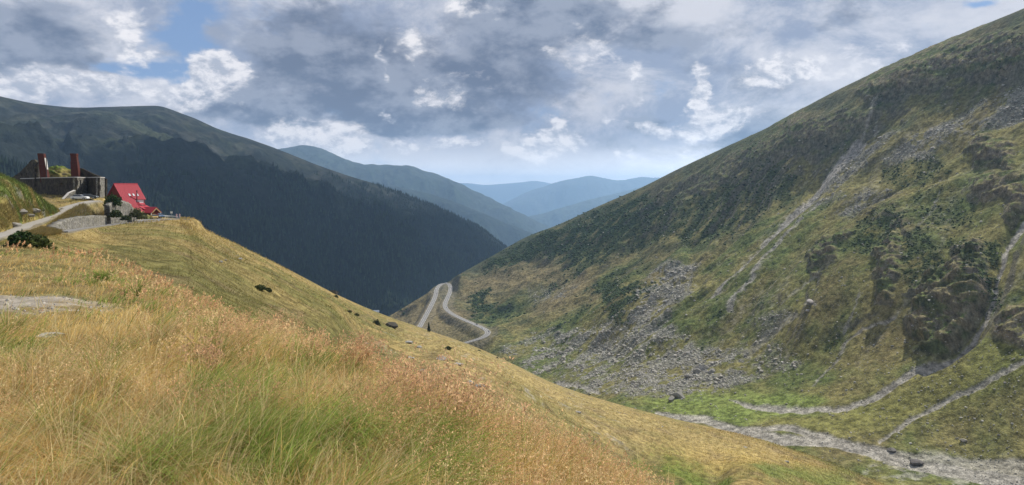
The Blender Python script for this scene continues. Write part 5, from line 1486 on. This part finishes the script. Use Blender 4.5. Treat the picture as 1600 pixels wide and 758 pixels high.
cb = np.where(tb < .55, STRAW, np.where(tb < .8, GOLD * 1.1, GRN * 1.15)) * (.75 + .45 * rng.random((nb, 1)))
Vb, Fb, Cb = blades(np.stack([xb, yb, zb - .02], -1), .32 + .34 * rng.random(nb), np.maximum(.007, .0011 * yb) * (.6 + .7 * rng.random(nb)), np.clip(.6 + .4 * rng.normal(size=nb), 0, 1.3), .2 + 1.3 * rng.normal(size=nb), cb * .7, cb, 5)
F_ = np.concatenate([F_, Fb + len(V_)]); V_ = np.concatenate([V_, Vb]); C_ = np.concatenate([C_, Cb])
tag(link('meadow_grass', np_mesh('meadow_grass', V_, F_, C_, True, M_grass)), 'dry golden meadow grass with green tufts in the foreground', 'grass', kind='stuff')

# seeding grasses: thin stalks with loose reddish panicles
def panicles(x, y, z, H, wst, tone, nfl=16, spread=.05, leanx=None, flsz=1.0):
    n = len(x); lean = np.clip(.28 + .2 * rng.normal(size=n), 0, .8) if leanx is None else leanx; ld = .2 + .9 * rng.normal(size=n)
    Vs, Fs, Cs = blades(np.stack([x, y, z - .02], -1), H, wst, lean, ld, tone * .8, tone, 3)
    f = .58 + .42 * rng.random((n, nfl)); rr_ = spread * (1.15 - f) * 2.2 * (.3 + rng.random((n, nfl))) * H[:, None] / .6; aa = rng.random((n, nfl)) * 6.283
    off = (lean * H)[:, None] * f ** 1.8
    cx_ = x[:, None] + np.cos(ld)[:, None] * off + np.cos(aa) * rr_; cy_ = y[:, None] + np.sin(ld)[:, None] * off + np.sin(aa) * rr_
    cz_ = z[:, None] + H[:, None] * f * np.sqrt(np.clip(1 - (lean[:, None] * f) ** 2 * .45, .1, 1)) - rr_ * .2
    c = np.stack([cx_, cy_, cz_], -1).reshape(-1, 3); m = len(c)
    sz = (np.repeat(np.maximum(.0055, .0011 * y), nfl) * (.7 + .8 * rng.random(m)) * flsz)[:, None]
    a = rng.normal(size=(m, 3)) * np.array([1, 1, 1.6]); a /= np.linalg.norm(a, axis=1)[:, None]; b = np.cross(a, rng.normal(size=(m, 3))); b /= np.linalg.norm(b, axis=1)[:, None]
    Vf = np.stack([c - a * sz * 1.6, c + b * sz * .5, c + a * sz * 1.6, c - b * sz * .5], 1).reshape(-1, 3)
    Cf = np.repeat(np.repeat(tone, nfl, 0) * (.75 + .6 * rng.random((m, 1))), 4, 0)
    Ff_ = np.arange(m * 4).reshape(m, 4) + len(Vs)
    return np.concatenate([Vs, Vf]), np.concatenate([Fs, Ff_]), np.concatenate([Cs, Cf])
x, y, z, s = meadow_pts(20000, -100, 1060, 2.6, 30, 1.6)
n3 = fbm(x / 4 + 8, y / 4, 3, 303); n1 = fbm(x / 1.5, y / 1.5, 4, 301)
prob = sstep(n3 * .9 + n1 * .6 + .55 * sstep(s, -3.5, .3) + .05, -.1, .75) * (1 - dirt_mask(x, y)) * (1 - .8 * sstep(-x / y, .5, .75) * (y < 16) * (y > 8))
k = rng.random(len(x)) < prob; x, y, z, s = x[k], y[k], z[k], s[k]
H = .30 + .26 * rng.random(len(x)); H *= 1 - .25 * sstep(s, 0, 1.6)
tone = (np.array([.74, .43, .24]) + (STRAW - PINK) * np.clip(.75 * rng.random((len(x), 1)) - 1.1 * n1[k][:, None] * 1.0 + .25 * (1 - sstep(s, -2.5, 0))[:, None], 0, 1)) * (.65 + .5 * rng.random((len(x), 1)))
V_, F_, C_ = panicles(x, y, z, H, np.maximum(.0022, .0006 * y), tone, 15)
tag(link('seeding_grass', np_mesh('seeding_grass', V_, F_, C_, True, M_grass)), 'reddish seed heads of wild grasses above the meadow', 'grass', kind='stuff')
# tall clumps that stand out against the slope behind
for k, (u, d, n, H0, lab) in enumerate([(628, 6.2, 30, .84, 'tall reddish grass clump, left one of the two in the middle foreground'), (712, 5.4, 38, .90, 'tallest reddish grass clump with feathery heads, right of the middle foreground'),
                                         (560, 8.6, 40, .74, 'tall grass clump leaning over the brow, left of the two in the middle'), (430, 12.5, 40, .85, 'tall grass clump on the brow below the red house slope'),
                                         (310, 6.5, 14, .55, 'thin pale grass clump in the middle of the meadow')]):
    cx_ = (u - 800) / F_PX * d; g_ = np.random.default_rng(900 + k)
    x = g_.normal(size=n) * .16; y = g_.normal(size=n) * .16; z = ground_F(x + cx_, y + d) - float(ground_F(np.array(cx_), np.array(d)))
    H = H0 * (.6 + .45 * g_.random(n)); tone = (np.array([.68, .42, .25]) + (STRAW - PINK) * .5 * g_.random((n, 1)) ** 2) * (.7 + .5 * g_.random((n, 1)))
    y_save = y; V_, F_, C_ = panicles(x, y, z, H, np.full(n, .007), tone, 46, .12, np.clip(.25 + .25 * g_.normal(size=n), 0, .9), 1.9)
    t = thing('grass_clump', (cx_, d, float(ground_F(np.array(cx_), np.array(d)))), lab, 'grass clump', 'tall grass clumps')
    link('seed_stalks', np_mesh('seed_stalks', V_, F_, C_, True, M_grass), t)
    nb = 90; xb = g_.normal(size=nb) * .13; yb = g_.normal(size=nb) * .13; zb = np.zeros(nb)
    V_, F_, C_ = blades(np.stack([xb, yb, zb - .03], -1), H0 * .6 * (.5 + .6 * g_.random(nb)), np.full(nb, .008), np.clip(.5 + .3 * g_.normal(size=nb), 0, 1.2), g_.random(nb) * 6.28, np.tile(DGRN * 1.3, (nb, 1)), np.tile(GRN * .9, (nb, 1)) + g_.random((nb, 1)) * .15)
    link('leaves', np_mesh('leaves', V_, F_, C_, True, M_grass), t)

# pebbles on the worn patch at the left
x, y, z, s = meadow_pts(26000, -160, 330, 6, 20, -1)
k = rng.random(len(x)) < dirt_mask(x, y) * .10; x, y, z = x[k], y[k], z[k]
V0, F0, c0_ = rock_mesh(811, 1, .8, (.36, .335, .30))
Vm, Fm, Cm = scatter_mesh(V0, F0, c0_, np.stack([x, y, z], -1), np.exp(rng.normal(size=len(x)) * .5) * .022, 812, .3)
tag(link('pebbles', np_mesh('pebbles', Vm, Fm, Cm, False, M_rock)), 'small pale pebbles on the worn patch of the meadow', 'pebbles', kind='stuff')
# tussocks on the slope behind
wB_ = ((B.T > 1.0) & (B.D < 330)) * np.where(B.U < 280, (B.T > 3.2) * 1.0 + .8 * (B.T <= 3.2) * (B.U < 206), 1.0) * (w1 < .75) * (w2 < .75)
idx = np.concatenate([B.pick(wB_ * 1.0, 90000), B.pick((B.U > 10) * (B.U < 206) * (B.T > 1.7) * (B.T < 3.1) * (w1 < .5) * (w2 < .5) * (1 - .4 * bank), 30000)]); pos = B.pts(idx); n = len(idx)
h = (.16 + .26 * rng.random(n)) * np.clip(pos[:, 1] / 90, .8, 2.2) * np.where(np.arange(n) >= 90000, 2.0, 1.0); w = np.maximum(.02, .00085 * pos[:, 1]) * (.7 + .8 * rng.random(n))
bc = B.cols.reshape(-1, 3)[idx]
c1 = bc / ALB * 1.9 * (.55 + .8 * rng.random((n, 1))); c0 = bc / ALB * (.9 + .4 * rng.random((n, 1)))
c1 = c1 * np.array([1.05, .98, .85]); isb = np.arange(n) >= 90000; c1[isb] = np.array([.30, .22, .09]) * (.5 + .9 * rng.random((int(isb.sum()), 1)))
gr_ = rng.random(n) < .22; c1[gr_] = c1[gr_] * np.array([.62, .85, .7])
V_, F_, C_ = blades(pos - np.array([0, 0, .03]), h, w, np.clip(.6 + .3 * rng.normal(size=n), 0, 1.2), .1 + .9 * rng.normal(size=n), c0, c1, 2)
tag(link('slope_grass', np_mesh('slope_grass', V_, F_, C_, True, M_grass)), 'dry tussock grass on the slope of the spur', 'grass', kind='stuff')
# ragged turf on the knoll
idx = Dk.pick((Dk.T > .95) * (Dk.T < 3.2) * (1 - rkD) * 1.0, 26000); pos = Dk.pts(idx); n = len(idx); bc = Dk.cols.reshape(-1, 3)[idx]
V_, F_, C_ = blades(pos - np.array([0, 0, .03]), .25 + .4 * rng.random(n), .09 * (.6 + .8 * rng.random(n)), np.clip(.6 + .3 * rng.normal(size=n), 0, 1.2), .1 + 1.2 * rng.normal(size=n), bc * .8, bc * 1.35 * (.6 + .8 * rng.random((n, 1))), 2)
tag(link('knoll_grass', np_mesh('knoll_grass', V_, F_, C_, True, M_grass)), 'green and straw coloured tussocks on the knoll at the left', 'grass', kind='stuff')
